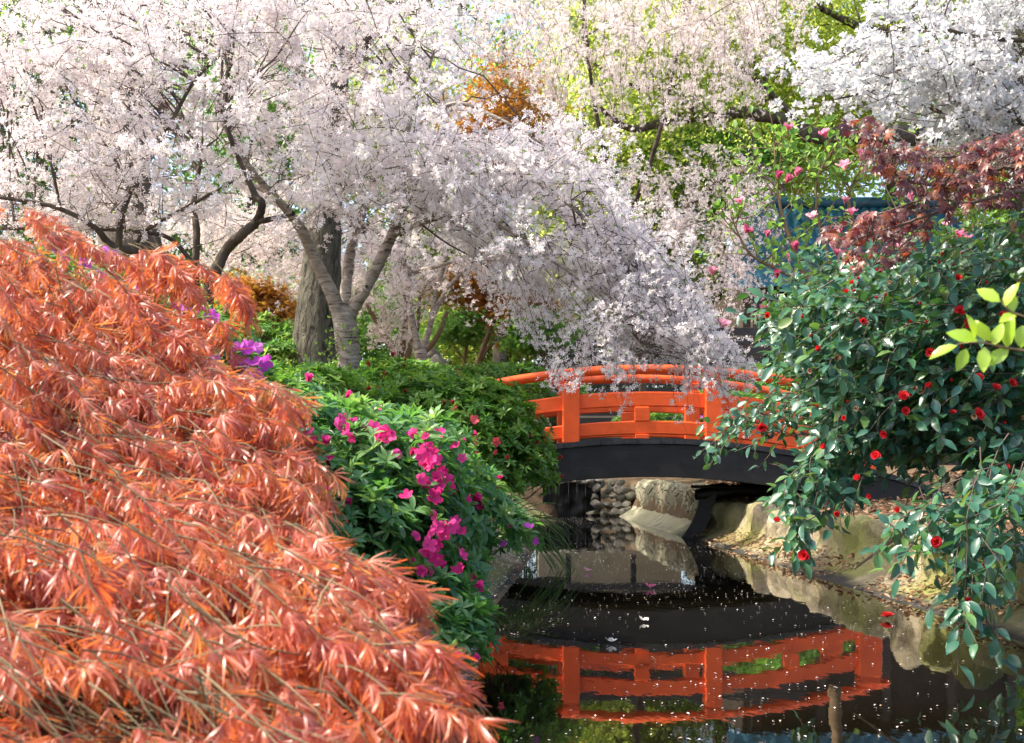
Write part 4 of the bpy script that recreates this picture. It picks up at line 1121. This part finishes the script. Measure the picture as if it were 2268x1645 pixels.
def leafy_tree(name, label, base, limbs, crowns, mat, bark, n, per, rad, size, tm=(LEAF2, LEAF2W), group=None, inner=.6, flat=.6, hang=.2, cat='tree', spokes=40):
    th = thing(name, label, cat, base, group)
    g = Geo(); nodes = []
    for k, (pts, rp) in enumerate(limbs):
        C, r = limb_px(g, pts, rp, sides=24 if k == 0 else 10, wob=.02 if k == 0 else .1, knob=.012 if k == 0 else .05, per=8); nodes.append(C)
    nodes = np.concatenate(nodes)
    blobs = px_blobs(crowns)
    P, N = on_blobs(blobs, n, inner, -.8)
    gz = ground_z(P[:, 0], P[:, 1]); P = P[P[:, 2] > gz + .15]
    if spokes:
        sel = P[rng.choice(len(P), min(spokes, len(P)), replace=False)]
        d = np.linalg.norm(sel[:, None] - nodes[None], axis=-1); S = nodes[d.argmin(1)]
        t = np.linspace(0, 1, 7)[None, :, None]
        mid = (S + sel) / 2 + rng.normal(size=S.shape) * .3
        B = (1 - t) ** 2 * S[:, None] + 2 * t * (1 - t) * mid[:, None] + t ** 2 * sel[:, None]
        ln = np.linalg.norm(S - sel, axis=-1)
        tubes(g, B, np.clip(ln * .012, .008, .05)[:, None] * np.linspace(1, .3, 7)[None], 5)
    part('trunk', g, M[bark], th)
    g = Geo(); clumps(g, P, None, per, rad, size, tm, flat, hang=hang)
    part('crown', g, M[mat], th)
    return th

# massive grey trunk behind the cherry, its crown far above
leafy_tree('broad_tree', 'massive grey furrowed trunk flaring at the base, behind the forked cherry', at(700, 850, 12.8),
    [([(695, 905, 12.8), (698, 840, 12.8), (702, 740, 12.8), (708, 640, 12.8), (716, 520, 12.8), (730, 300, 12.8), (745, 60, 12.8), (760, -250, 12.8)], [72, 62, 52, 45, 40, 36, 32, 26]),
     ([(735, 200, 12.8), (850, 40, 12.4), (1000, -120, 12)], [20, 14, 8]), ([(730, 250, 12.8), (600, 80, 13.2), (480, -100, 13.6)], [20, 14, 8])],
    [(500, -40, 17, 380, 160, 2.0), (880, -60, 16, 350, 150, 2.0), (1080, 60, 17, 120, 90, 1.2)], 'green_leaf', 'grey_bark', 150, 40, .32, .085, inner=.8)
leafy_tree('broad_tree', 'huge dark leaning trunk in shade at left, behind the low cherry limbs', at(310, 800, 13.2),
    [([(330, 900, 13.2), (318, 760, 13.2), (305, 640, 13.2), (285, 520, 13.2), (260, 300, 13.2), (230, 0, 13.2), (200, -250, 13.2)], [95, 82, 74, 66, 60, 52, 45])],
    [(150, -60, 20, 420, 200, 2.5), (60, 80, 20, 180, 120, 1.5), (420, 60, 21, 260, 180, 2)], 'green_leaf', 'dark_bark', 170, 40, .36, .10, inner=.8)

# spreading oak with the crooked level limb
YO = 24
leafy_tree('oak_tree', 'spreading oak with crooked level limb and sunlit yellow-green leaves', at(2330, 860, 26),
    [([(2360, 900, 26), (2340, 700, 26), (2310, 480, 26), (2290, 300, 26), (2240, 120, 26), (2225, -60, 26), (2200, -300, 26)], [70, 60, 54, 50, 34, 28, 20]),
     ([(2300, 330, 26), (2180, 305, 25.2), (2050, 300, 24.6), (1950, 302, YO), (1880, 298, YO), (1800, 300, YO), (1740, 268, YO), (1640, 248, YO), (1590, 262, YO), (1500, 262, YO), (1400, 285, YO - .5), (1330, 240, YO - 1)], [34, 28, 24, 22, 20, 17, 15, 13, 12, 11, 8, 5]),
     ([(1790, 298, YO), (1700, 200, YO), (1600, 120, YO - 1)], [9, 6, 3]),
     ([(1560, 260, YO), (1480, 200, YO), (1400, 190, YO - 1), (1300, 130, YO - 1)], [9, 7, 5, 3]),
     ([(2240, 120, 26), (2100, 60, 25), (1950, 70, 24), (1820, 20, 23)], [18, 14, 10, 6])],
    [(1480, 120, 23, 190, 110, 2.0), (1700, 120, 25, 220, 110, 2.4), (1930, 130, 26, 220, 110, 2.4), (1560, -40, 24, 320, 120, 2.5), (1960, -60, 25, 330, 130, 2.5), (1520, 220, 23.5, 130, 50, 1.2), (2180, 60, 26, 160, 150, 2), (1880, 230, 26, 170, 60, 1.5), (1320, 60, 24, 170, 120, 2), (2120, 250, 26, 150, 60, 1.5), (1700, 230, 26, 120, 60, 1.5)],
    'oak_leaf', 'dark_bark', 1350, 54, .36, .09, inner=.85, flat=.75, hang=.5, spokes=90)

# row of trees farther back
def back_tree(label, u, vb, Y, crowns, mat, bark='dark_bark', tw=22, n=420, per=46, rad=.5, size=.13):
    top = min(c[1] for c in crowns)
    leafy_tree('woodland_tree', label, at(u, vb, Y), [([(u, vb + 30, Y), (u + 5, vb - 150, Y), (u - 8, (vb + top) / 2, Y), (u, top, Y)], [tw, tw * .85, tw * .7, tw * .3])],
        [(a, b, Y + rng.normal() * .5, c, d, e) for a, b, c, d, e in crowns], mat, bark, n, per, rad, size, group='woodland trees behind the garden', inner=.75, spokes=30)
back_tree('tall bright yellow-green tree behind the hanging pink blossom', 1330, 850, 31, [(1330, 300, 190, 220, 3), (1300, 520, 170, 150, 2.5), (1420, 600, 150, 130, 2), (1480, 440, 130, 120, 2)], 'oak_leaf', n=900)
back_tree('dense green tree behind the crooked oak limb', 1600, 860, 33, [(1600, 330, 190, 130, 3), (1520, 430, 150, 110, 2.5), (1690, 200, 150, 120, 3), (1430, 300, 140, 120, 3), (1480, 100, 160, 140, 3)], 'green_leaf', n=850)
back_tree('dark evergreen tree showing through the left blossom', 100, 860, 27, [(60, 300, 230, 260, 3), (150, 550, 200, 150, 2.5), (0, 40, 200, 120, 3)], 'dark_leaf', n=560)
back_tree('green tree showing between the two front cherries', 560, 860, 28, [(560, 300, 220, 280, 3), (520, 600, 200, 150, 2.5)], 'green_leaf', n=560)
back_tree('leafy tree filling the gap behind the forked cherry', 900, 860, 30, [(900, 320, 220, 280, 3), (980, 620, 220, 140, 2.5)], 'oak_leaf', n=640)
back_tree('dim green tree above the blue roof at right', 1980, 860, 36, [(1980, 200, 260, 170, 3), (2200, 420, 160, 150, 3), (1820, 330, 150, 100, 3), (1700, 420, 140, 100, 3)], 'oak_leaf', n=900, size=.15)
back_tree('tall green tree closing the view at the right edge', 2260, 860, 34, [(2300, 250, 150, 280, 3), (2280, 600, 160, 180, 3)], 'green_leaf', n=480, size=.15)
back_tree('shadowed tree behind the dark fence', 1500, 860, 36, [(1480, 680, 180, 120, 2.5), (1650, 700, 160, 110, 2.5)], 'dark_leaf', n=420, size=.15)
back_tree('leafy tree low behind the stone bollards', 1120, 860, 27, [(1120, 700, 150, 110, 2), (1020, 760, 140, 80, 2), (1230, 640, 130, 120, 2)], 'oak_leaf', n=520, size=.11, rad=.4)
back_tree('green tree low behind the massive grey trunk', 640, 860, 24, [(600, 740, 170, 110, 1.8), (780, 740, 170, 110, 1.8)], 'green_leaf', n=480, size=.10, rad=.35)

back_tree('low dark thicket tree behind the tall fence', 1380, 870, 30, [(1300, 780, 130, 70, 2), (1450, 760, 140, 80, 2), (1600, 780, 130, 70, 2)], 'dark_leaf', n=420, size=.12, rad=.4)
back_tree('green thicket tree behind the pavilion posts', 1850, 880, 32, [(1750, 800, 140, 90, 2), (1950, 780, 160, 100, 2), (2150, 780, 160, 110, 2)], 'green_leaf', n=420, size=.13, rad=.45)
back_tree('thicket tree at far left beneath the dark trunk', 120, 880, 23, [(60, 760, 160, 110, 2), (230, 740, 160, 120, 2), (420, 760, 130, 100, 2)], 'green_leaf', n=460, size=.11, rad=.4)
P = np.stack([rng.uniform(-14, 16, 900), rng.uniform(26.4, 28.0, 900), .9 + rng.random(900) ** .8 * 2.2], -1)
hd = thing('tall_hedge', 'long dark leafy hedge closing the garden far behind the bridge', 'hedge', (1, 27, 1.0))
g = Geo(); clumps(g, P, None, 50, .3, .10, (LEAF2, LEAF2W), .7); part('foliage', g, M['dark_leaf'], hd)
g = Geo(); B = np.stack([P[:200] * np.array([1, 1, 0]) + np.array([0, 0, .6]), P[:200]], 1); tubes(g, B, np.array([[.02, .008]]).repeat(200, 0), 5); o = part('stems', g, M['twig'], hd); o['kind'] = 'stuff'
# bronze conifer between the cherries
leafy_tree('bronze_conifer', 'bronze brown feathery conifer between white and pink blossom', at(1110, 880, 20),
    [([(1105, 900, 20), (1108, 600, 20), (1112, 300, 20), (1115, 60, 20)], [16, 13, 10, 4])],
    [(1110, 170, 20, 70, 70, .9), (1130, 250, 20, 110, 70, 1.1), (1070, 290, 20, 90, 50, 1.0), (1160, 310, 20, 100, 50, 1.0), (1120, 380, 20, 130, 60, 1.2)], 'bronze_leaf', 'dark_bark', 420, 50, .2, .075, tm=(NEEDLE, LEAF2), inner=.8, flat=.35, hang=.4)
leafy_tree('bronze_maple', 'slender bronze leaved maple beyond the left end of the bridge', at(1100, 850, 17),
    [([(1040, 880, 17), (1060, 800, 17), (1090, 720, 17), (1120, 640, 17)], [7, 6, 5, 3]), ([(1060, 800, 17), (1110, 740, 17), (1190, 700, 17)], [5, 4, 2])],
    [(1090, 620, 17, 60, 40, .6), (1140, 670, 17, 90, 45, .7), (1180, 720, 17, 70, 40, .6), (1000, 640, 17, 60, 40, .6)], 'bronze_leaf', 'brown_stem', 150, 30, .16, .07, tm=PALM[:2], inner=.8, flat=.35)
leafy_tree('bronze_maple', 'small bronze maple left of the massive grey trunk', at(600, 850, 14.5),
    [([(580, 880, 14.5), (590, 800, 14.5), (610, 720, 14.5), (600, 660, 14.5)], [6, 5, 4, 3])],
    [(590, 690, 14.5, 60, 30, .5), (620, 730, 14.5, 60, 25, .5), (560, 650, 14.5, 60, 30, .5)], 'bronze_leaf', 'brown_stem', 110, 28, .14, .06, tm=PALM[:2], inner=.8, flat=.35)
leafy_tree('green_maple', 'fresh green maple sapling beyond the red budded azalea', at(1030, 830, 18.3),
    [([(1030, 860, 18.3), (1028, 800, 18.3), (1040, 740, 18.3), (1050, 700, 18.3)], [4, 3.5, 3, 2]), ([(1030, 800, 18.3), (1000, 760, 18.3)], [3, 2])],
    [(1040, 700, 18.3, 50, 35, .5), (1010, 740, 18.3, 45, 30, .5), (1070, 735, 18.3, 45, 30, .5)], 'green_leaf', 'brown_stem', 110, 26, .13, .06, tm=PALM[:2], inner=.8, flat=.35)
leafy_tree('green_maple', 'fresh green maple sapling near the dark slatted fence', at(1200, 830, 16.5),
    [([(1215, 870, 16.5), (1210, 800, 16.5), (1195, 740, 16.5)], [4, 3.5, 2])],
    [(1190, 720, 16.5, 60, 35, .5), (1225, 755, 16.5, 45, 30, .5), (1170, 760, 16.5, 45, 25, .5)], 'green_leaf', 'brown_stem', 110, 26, .13, .065, tm=PALM[:2], inner=.8, flat=.35)
# bare multi-stem shrub behind the cherry
th = thing('stem_shrub', 'bare brown multi-stemmed shrub behind the azalea mound', 'shrub', at(885, 840, 15.8))
g = Geo()
limb_px(g, [(885, 860, 15.8), (880, 800, 15.8), (850, 740, 15.8), (815, 680, 15.8), (790, 620, 15.8)], [10, 8, 6.5, 5, 3])
limb_px(g, [(885, 850, 15.8), (890, 770, 15.8), (900, 700, 15.8), (895, 620, 15.8)], [8, 7, 5, 3])
limb_px(g, [(888, 850, 15.8), (905, 780, 15.8), (925, 720, 15.8), (930, 640, 15.8)], [8, 7, 5, 3])
limb_px(g, [(888, 850, 15.8), (925, 800, 15.8), (965, 750, 15.8), (990, 690, 15.8)], [9, 7, 6, 4])
part('stems', g, M['brown_stem'], th)
g = Geo(); P = at(rng.uniform(800, 1000, 60), rng.uniform(600, 720, 60), rng.uniform(15.3, 16.3, 60)); clumps(g, P, None, 14, .12, .05, (LEAF2,), .5)
part('foliage', g, M['green_leaf'], th)
rosette_bush('broad_shrub', 'bright green shrub left of the massive grey trunk', 'bush',
    [(590, 770, 13.2, 70, 70, .6), (640, 800, 13.0, 60, 50, .6), (520, 760, 13.4, 70, 80, .6), (550, 800, 13.2, 60, 60, .5)], 900, .09, M['green_leaf'], at(590, 850, 13.2), inner=.5)
rosette_bush('clipped_hedge', 'low clipped green hedge in front of the dark slatted fence', 'hedge',
    [(1060, 845, 15.0, 90, 35, .5), (1140, 840, 15.8, 80, 35, .5), (1160, 880, 15.2, 70, 40, .5), (1250, 880, 19.0, 60, 40, .6)], 1100, .08, M['box_leaf'], at(1100, 880, 15.4), inner=.4,
    flowers=[(1018, 828, 'pink_red', 1, .07)])

# --- dark red maple at right
th = thing('red_maple', 'dark red palmate maple boughs above the camellia at right', 'tree', (4.6, 6.8, .7))
g = Geo(); br = []
for pts, rp in [([(2900, 1150, 6.6), (2800, 800, 6.5), (2560, 520, 6.4), (2400, 440, 6.3)], [22, 20, 16, 12]),
                ([(2400, 440, 6.3), (2260, 425, 6.2), (2170, 445, 6.1), (2090, 465, 6.0), (1990, 500, 6.0), (1890, 530, 6.0)], [9, 6, 5, 4, 3, 1.5]),
                ([(2420, 440, 6.3), (2280, 370, 6.2), (2180, 385, 6.1), (2080, 410, 6.0), (1990, 390, 6.0), (1930, 330, 6.0), (1900, 285, 6.0)], [8, 5, 4.5, 4, 3, 2, 1.2]),
                ([(2300, 380, 6.2), (2220, 330, 6.2), (2120, 345, 6.1), (2050, 350, 6.0)], [5, 4, 2.5, 1.2]),
                ([(2150, 450, 6.1), (2060, 440, 6.2), (1960, 470, 6.2), (1860, 505, 6.2)], [4, 3, 2, 1]),
                ([(2060, 480, 6.0), (1990, 550, 6.0), (1930, 590, 6.0)], [3, 2, 1])]:
    C, r = limb_px(g, pts, rp, sides=7, per=8); br.append(C)
part('trunk', g, M['twig'], th)
g = Geo(); gt2 = Geo()
uv = np.vstack([sample_poly([(1870, 270), (1940, 255), (1975, 310), (2080, 335), (2180, 300), (2290, 270), (2290, 450), (2140, 455), (2030, 430), (1950, 390), (1900, 330)], 290),
                sample_poly([(1810, 510), (1900, 480), (2010, 450), (2140, 460), (2060, 520), (2010, 570), (1900, 600), (1850, 540)], 110)])
P = at(uv[:, 0], uv[:, 1], rng.uniform(5.7, 6.6, len(uv)))
nd = np.concatenate(br[1:]); d = np.linalg.norm(P[:, None] - nd[None], axis=-1); S = nd[d.argmin(1)]
tubes(gt2, np.stack([S, (S + P) / 2 + np.array([0, 0, .03]), P], 1), np.array([[.003, .002, .001]]).repeat(len(P), 0), 3)
for rep in range(2):
    D = nrm(np.array([-.5, -.3, -.55]) + rng.normal(size=P.shape) * .4); U = nrm(np.array([-.1, -.5, .8]) + rng.normal(size=P.shape) * .35)
    for k, tm in enumerate(PALM):
        m = np.arange(len(P)) % len(PALM) == k
        scatter(g, tm, P[m] + rng.normal(size=(m.sum(), 3)) * .02 * rep, D[m], U[m], rng.uniform(.035, .055, m.sum()))
part('foliage', g, M['redmaple'], th); part('twigs', gt2, M['twig'], th)

# --- pink magnolia
YM = 10.5
th = thing('magnolia_tree', 'slender magnolia with upright pink tulip flowers before the blue roof', 'tree', at(1850, 990, YM))
g = Geo(); nodes = []
for pts, rp in [([(1850, 1010, YM), (1852, 850, YM), (1845, 740, YM), (1800, 640, YM), (1760, 560, YM), (1725, 440, YM), (1715, 320, YM)], [14, 12, 10, 6, 5, 3, 1.5]),
                ([(1845, 740, YM), (1880, 640, YM), (1900, 540, YM), (1880, 430, YM), (1930, 340, YM)], [8, 6, 5, 3, 1.5]),
                ([(1850, 780, YM), (1960, 650, YM), (2030, 580, YM), (2120, 520, YM), (2200, 500, YM)], [8, 6, 5, 3, 1.5]),
                ([(1800, 640, YM), (1730, 600, YM), (1660, 560, YM), (1620, 480, YM)], [5, 4, 3, 1.5]),
                ([(1870, 660, YM), (1820, 520, YM), (1810, 400, YM), (1860, 310, YM)], [5, 4, 3, 1.5]),
                ([(1900, 600, YM), (1980, 500, YM), (2010, 420, YM), (2080, 380, YM)], [5, 4, 3, 1.5])]:
    C, r = limb_px(g, pts, rp, sides=7, per=8); nodes.append(C)
nd = np.concatenate([c[len(c) // 3:] for c in nodes])
S = nd[rng.choice(len(nd), 150)]
D = nrm(np.array([0, 0, .6]) + rng.normal(size=S.shape) * np.array([.8, .4, .5])); Ls = rng.uniform(.25, .6, len(S))
C = curves(S, D, Ls, -.2 * np.ones(len(S)), 6, .05); tubes(g, C, np.linspace(.006, .002, 6)[None].repeat(len(S), 0), 4)
part('trunk', g, M['brown_stem'], th)
g = Geo(); q, tg = along(C, np.sort(rng.random((len(C), 9)), 1) * .85 + .15); q = q.reshape(-1, 3); tg = tg.reshape(-1, 3)
scatter(g, LEAF_MAG, q, nrm(tg * .6 + rdir(len(q)) * .9), nrm(np.array([0, -.3, 1.0]) + rng.normal(size=q.shape) * .5), rng.uniform(.05, .095, len(q)))
part('foliage', g, M['magnolia_leaf'], th)
mf = [(1738, 400), (1745, 283), (1722, 390), (1762, 385), (1870, 445), (1886, 470), (1640, 445), (1766, 550), (1750, 575), (1852, 560), (1848, 548), (1860, 510), (1908, 490), (1868, 600), (1960, 530), (1990, 545), (1985, 520), (2060, 610), (2125, 520), (2140, 530), (2095, 500), (1820, 640), (1690, 690), (1576, 605), (1600, 720), (1720, 610), (1930, 590), (1800, 700), (2020, 440), (1800, 480), (1905, 340), (1830, 300), (1700, 520), (2030, 700), (1950, 640), (1870, 370), (2010, 560), (1990, 600), (2110, 560), (1650, 510)]
for (u, v) in mf:
    gg = Geo(); scatter(gg, MAGF[rng.integers(3)], at(u, v + 8, YM - .35 + rng.normal() * .15)[None], nrm(np.array([[rng.normal() * .35, -.25 + rng.normal() * .25, 1.0]])), rdir(1), rng.uniform(.075, .11), rng.random(1) )
    part('flower', gg, M['magnolia_pink'], th)

# --- bright young leaves on a near twig at the right edge
YN = 2.3
th = thing('leafy_branch', 'out of focus twig of bright yellow-green leaves at the right edge', 'branch', at(2300, 770, YN))
g = Geo(); C, r = limb_px(g, [(2420, 830, YN), (2300, 785, YN), (2230, 770, YN), (2170, 758, YN), (2120, 762, YN)], [4, 3.5, 3, 2.2, 1.2], sides=7)
C2, r = limb_px(g, [(2420, 800, YN + .1), (2300, 715, YN), (2240, 690, YN), (2215, 665, YN)], [3.5, 3, 2, 1.2], sides=7)
part('twig', g, M['brown_stem'], th)
for (u, v, a, l, ti) in [(2120, 765, 200, 66, .3), (2165, 756, 155, 70, .5), (2160, 750, 110, 60, .7), (2200, 765, 75, 55, .4), (2140, 772, 245, 55, .2), (2180, 768, 262, 58, .5), (2230, 770, 95, 75, .3), (2235, 772, 215, 62, .6), (2215, 668, 140, 60, .5), (2225, 680, 70, 62, .4), (2250, 695, 200, 50, .2), (2260, 770, 60, 60, .3), (2195, 755, 130, 58, .9), (2245, 690, 100, 55, .3), (2265, 720, 250, 50, .5)]:
    gg = Geo(); a = R(a); d = np.array([[math.cos(a), rng.normal() * .3, math.sin(a)]])
    scatter(gg, LEAF_CAM, at(u, v, YN)[None], d, nrm(np.array([[-.2, -.5 - ti * .4, 1.0 - ti]]) + rng.normal(size=(1, 3)) * .2), l / F_PX * YN)
    part('leaf', gg, M['bright_leaf'], th)

# ------------------------------------------------------------------ built things behind
def lathe(g, c, prof, n=20):
    V = [(c[0] + r * math.cos(a), c[1] + r * math.sin(a), c[2] + z) for r, z in prof for a in np.arange(n) * 2 * np.pi / n]
    m = len(prof); i, j = np.meshgrid(np.arange(m - 1), np.arange(n), indexing='ij')
    g.add(V, np.stack([i * n + j, i * n + (j + 1) % n, (i + 1) * n + (j + 1) % n, (i + 1) * n + j], -1).reshape(-1, 4))
for (u, vt, Y, w_, lab) in ((968, 783, 16.6, .155, 'grey post with onion shaped finial, the lower one beside the azalea'), (950, 763, 17.2, .17, 'taller grey post with onion shaped finial, half hidden by the cherry stem')):
    top = at(u, vt, Y); zb = float(ground_z(top[0], Y)); h = top[2] - zb
    th = thing('finial_post', lab, 'post', (top[0], Y, zb), 'onion topped posts')
    g = Geo(); lathe(g, (top[0], Y, zb), [(w_, 0), (w_, h - .42), (w_ * 1.06, h - .41), (w_ * 1.06, h - .37), (w_ * .97, h - .355)], 28); part('shaft', g, M['stone_grey'], th)
    g = Geo(); lathe(g, (top[0], Y, zb), [(w_ * .97, h - .354), (w_ * .6, h - .33), (w_ * .55, h - .29), (w_ * .72, h - .265), (w_ * .98, h - .21), (w_ * 1.0, h - .17), (w_ * .85, h - .11), (w_ * .5, h - .05), (w_ * .18, h - .01), (0.001, h)], 28); part('finial', g, M['stone_grey'], th)

def slat_fence(label, x0, x1, Y, z0, z1, n, post=1.2):
    th = thing('slat_fence', label, 'fence', ((x0 + x1) / 2, Y, z0))
    g = Geo(); hs = (z1 - z0) / n
    for k in range(n):
        cbox(g, ((x0 + x1) / 2, Y, z0 + k * hs + .01), (x1 - x0, .03, hs * .8), .004)
    part('slats', g, M['dark_fence'], th, smooth=False)
    for x in np.arange(x0, x1 + .01, post):
        g = Geo(); cbox(g, (x, Y + .07, z0 - .5), (.1, .1, z1 - z0 + .55), .008); part('post', g, M['dark_fence'], th, smooth=False)
a = at(1112, 833, 19); b = at(1250, 800, 19)
slat_fence('low black slatted fence left of the bridge rail', a[0], b[0], 19, .9, b[2], 7)
a = at(1262, 833, 21); b = at(1760, 715, 21)
slat_fence('tall dark slatted fence behind the middle of the bridge', a[0], 5.4, 21.5, 1.25, b[2], 12)
g = Geo(); cbox(g, (1.9, 22.9, .35), (2.8, .25, 1.78), .02)
tag(build('concrete_wall', g, M['concrete'], smooth=False), 'plain beige concrete wall seen through the bridge railing', 'wall')
# blue tiled pavilion
th = thing('pavilion', 'garden pavilion with blue glazed tile roof behind the magnolia', 'building', (6.6, 25, .9))
g = Geo(); nx, nr = 260, 17
x0, x1 = 4.2, 10.6; V = []
zr, ze, yr, ye = 6.75, 4.35, 26.5, 23.0
for rI in range(nr):
    for sgm in (0, 1):
        t = (rI + sgm * .98) / nr; lift = .055 * (1 - sgm)
        for i in range(nx):
            x = x0 + (x1 - x0) * i / (nx - 1)
            ph = ((x / .27) % 1.0); wv = .022 * math.sin(ph * 2 * np.pi)
            inset = .9 * (1 - t)
            xx = x0 + inset + (x1 - x0 - 2 * inset) * i / (nx - 1)
            V.append((xx, yr + (ye - yr) * t, zr + (ze - zr) * t + .25 * t * t - .25 * t - .05 + (1 - lift) * 0 + wv + (.10 if sgm else 0)))
n = nx; i, j = np.meshgrid(np.arange(nr * 2 - 1), np.arange(nx - 1), indexing='ij')
g.add(V, np.stack([i * n + j, (i + 1) * n + j, (i + 1) * n + j + 1, i * n + j + 1], -1).reshape(-1, 4))
rf = part('roof', g, M['roof_tile'], th)
g = Geo(); tubes(g, np.array([[(x0 + .8, yr, zr + .08), (7.4, yr, zr + .06), (x1 - .8, yr, zr + .08)]]), np.full((1, 3), .14), 12); subpart('ridge', g, M['roof_tile'], rf)
g = Geo(); cbox(g, (7.4, 25.6, .6), (5.4, 3.4, 4.0), .02); part('wall', g, M['roof_wall'], th, smooth=False)
for x in (4.9, 6.2, 7.5, 8.8, 10.0):
    g = Geo(); cbox(g, (x, 23.5, .6), (.18, .18, 4.0), .01); part('post', g, M['roof_wall'], th, smooth=False)

# ------------------------------------------------------------------ loose stuff: litter, floating petals, grass
g = Geo(); n = 9000
Y = rng.uniform(5, 17, n); X = right_edge(Y) + .6 + rng.random(n) ** 1.4 * 4.5
Z = ground_z(X, Y) + .015 + rng.random(n) * .03
scatter(g, LEAF_MAG, np.stack([X, Y, Z], -1), rdir(n) * np.array([1, 1, .25]), nrm(np.array([0, 0, 1.0]) + rng.normal(size=(n, 3)) * .35), rng.uniform(.04, .08, n))
n = 1900; Y = rng.uniform(5.5, 15, n); d = rng.random(n) ** .7 * .42; X = right_edge(Y) + d; keep = np.array([mnoise.noise((0, y * .8, 4)) for y in Y]) > -.12
X, Y, d = X[keep], Y[keep], d[keep]; Z = np.interp(d, [0, .12, .24, .35, .42], [.0, .03, .075, .13, .19]) + .02
scatter(g, LEAF_MAG, np.stack([X, Y, Z], -1), rdir(len(X)) * np.array([1, 1, .3]), nrm(np.array([-.3, 0, 1.0]) + rng.normal(size=(len(X), 3)) * .25), rng.uniform(.03, .06, len(X)))
tag(build('leaf_litter', g, M['litter']), 'dry brown fallen leaves covering the right bank', 'leaf litter', kind='stuff')
g = Geo(); n = 1500; Y = rng.uniform(5, 15, n); d = rng.random(n) * .8; X = left_edge(Y) - d
Z = np.interp(d, [0, .15, .3, .5, .7, .95], [0, .07, .14, .26, .38, .48]) + .03
scatter(g, LEAF_SMALL, np.stack([X, Y, Z], -1), rdir(n) * np.array([1, 1, .3]), nrm(np.array([.4, 0, 1.0]) + rng.normal(size=(n, 3)) * .3), rng.uniform(.012, .03, n), rng.random(n))
tag(build('petal_litter', g, M['water_petal']), 'pale fallen petals scattered over the left cement slope', 'petals', kind='stuff')
g = Geo(); n = 5200; Y = 3.6 + rng.random(n) ** .9 * 17; X = left_edge(Y) + rng.random(n) * (right_edge(Y) - left_edge(Y))
cl = np.array([mnoise.noise((x * .9, y * .5, 2)) for x, y in zip(X, Y)]); keep = cl > rng.uniform(-.6, .35, n); X, Y = X[keep], Y[keep]; n = len(X)
scatter(g, LEAF_SMALL, np.stack([X, Y, np.full(n, .006)], -1), rdir(n) * np.array([1, 1, .02]), np.array([[0, 0, 1.0]]).repeat(n, 0) + rng.normal(size=(n, 3)) * .05, rng.uniform(.006, .017, n) * rng.uniform(.6, 1.3, n))
tag(build('floating_petals', g, M['water_petal']), 'tiny pale petals floating across the dark water', 'petals', kind='stuff')

def floating(name, label, cat, u, v, tm, s, m, ax=(0, 0, 1.0)):
    Y = F_PX * CAMZ / (v - HOR); g = Geo(); p = at(u, v, Y)
    scatter(g, tm, np.array([[p[0], Y, .012]]), np.array([ax], float), rdir(1), s)
    tag(build(name, g, M[m]), label, cat)
floating('fallen_camellia', 'red camellia flower floating on the water near the right bank', 'flower', 1965, 1372, CAMF[1], .05, 'camellia_red')
floating('fallen_azalea', 'pink azalea flower floating in the pale reflection under the bridge', 'flower', 1300, 1267, AZF[0], .05, 'magnolia_pink', (.2, 0, 1))
floating('fallen_azalea', 'pink azalea flower floating along the dark edge of the bridge reflection', 'flower', 1440, 1304, AZF[1], .05, 'magnolia_pink', (.2, 0, 1))
floating('fallen_azalea', 'magenta azalea flower lying at the left water edge', 'flower', 1075, 1341, AZF[2], .05, 'magenta', (.3, 0, .6))
floating('fallen_blossom', 'white blossom floating in the black beam reflection', 'flower', 1425, 1378, AZF[3], .035, 'white_petal', (.1, 0, 1))
floating('fallen_blossom', 'white blossom floating beside the reflected bridge post', 'flower', 1355, 1426, AZF[1], .035, 'white_petal', (.1, 0, 1))
# grass tuft at the left waterline
g = Geo(); n = 70
P = np.stack([rng.normal(-.02, .12, n) , rng.normal(10.6, .25, n), np.full(n, .38)], -1)
D = nrm(np.array([.5, -.2, .5]) + rng.normal(size=(n, 3)) * .35)
C = curves(P, D, rng.uniform(.4, .95, n), rng.uniform(.5, 1.4, n), 8, .02)
tubes(g, C, (np.array([.3, .9, 1, .9, .8, .6, .4, .1]) * .006)[None].repeat(n, 0), 3)
tag(build('grass_tuft', g, M['grass']), 'tuft of long arching grass blades at the left waterline', 'grass')
# stones at the lower left corner
for k, (u, v, Y, r_, lab) in enumerate(((20, 1590, 2.2, .1, 'mossy dark stone at the bottom left corner'), (70, 1660, 2.1, .09, 'smaller mossy stone below the corner stone'))):
    g = Geo(); vv, ff = boulder(at(u, v, Y), (r_, r_ * .9, r_ * .8), 900 + k, 4); g.add(vv, ff)
    tag(build('stone', g, M['rock']), lab, 'stone')
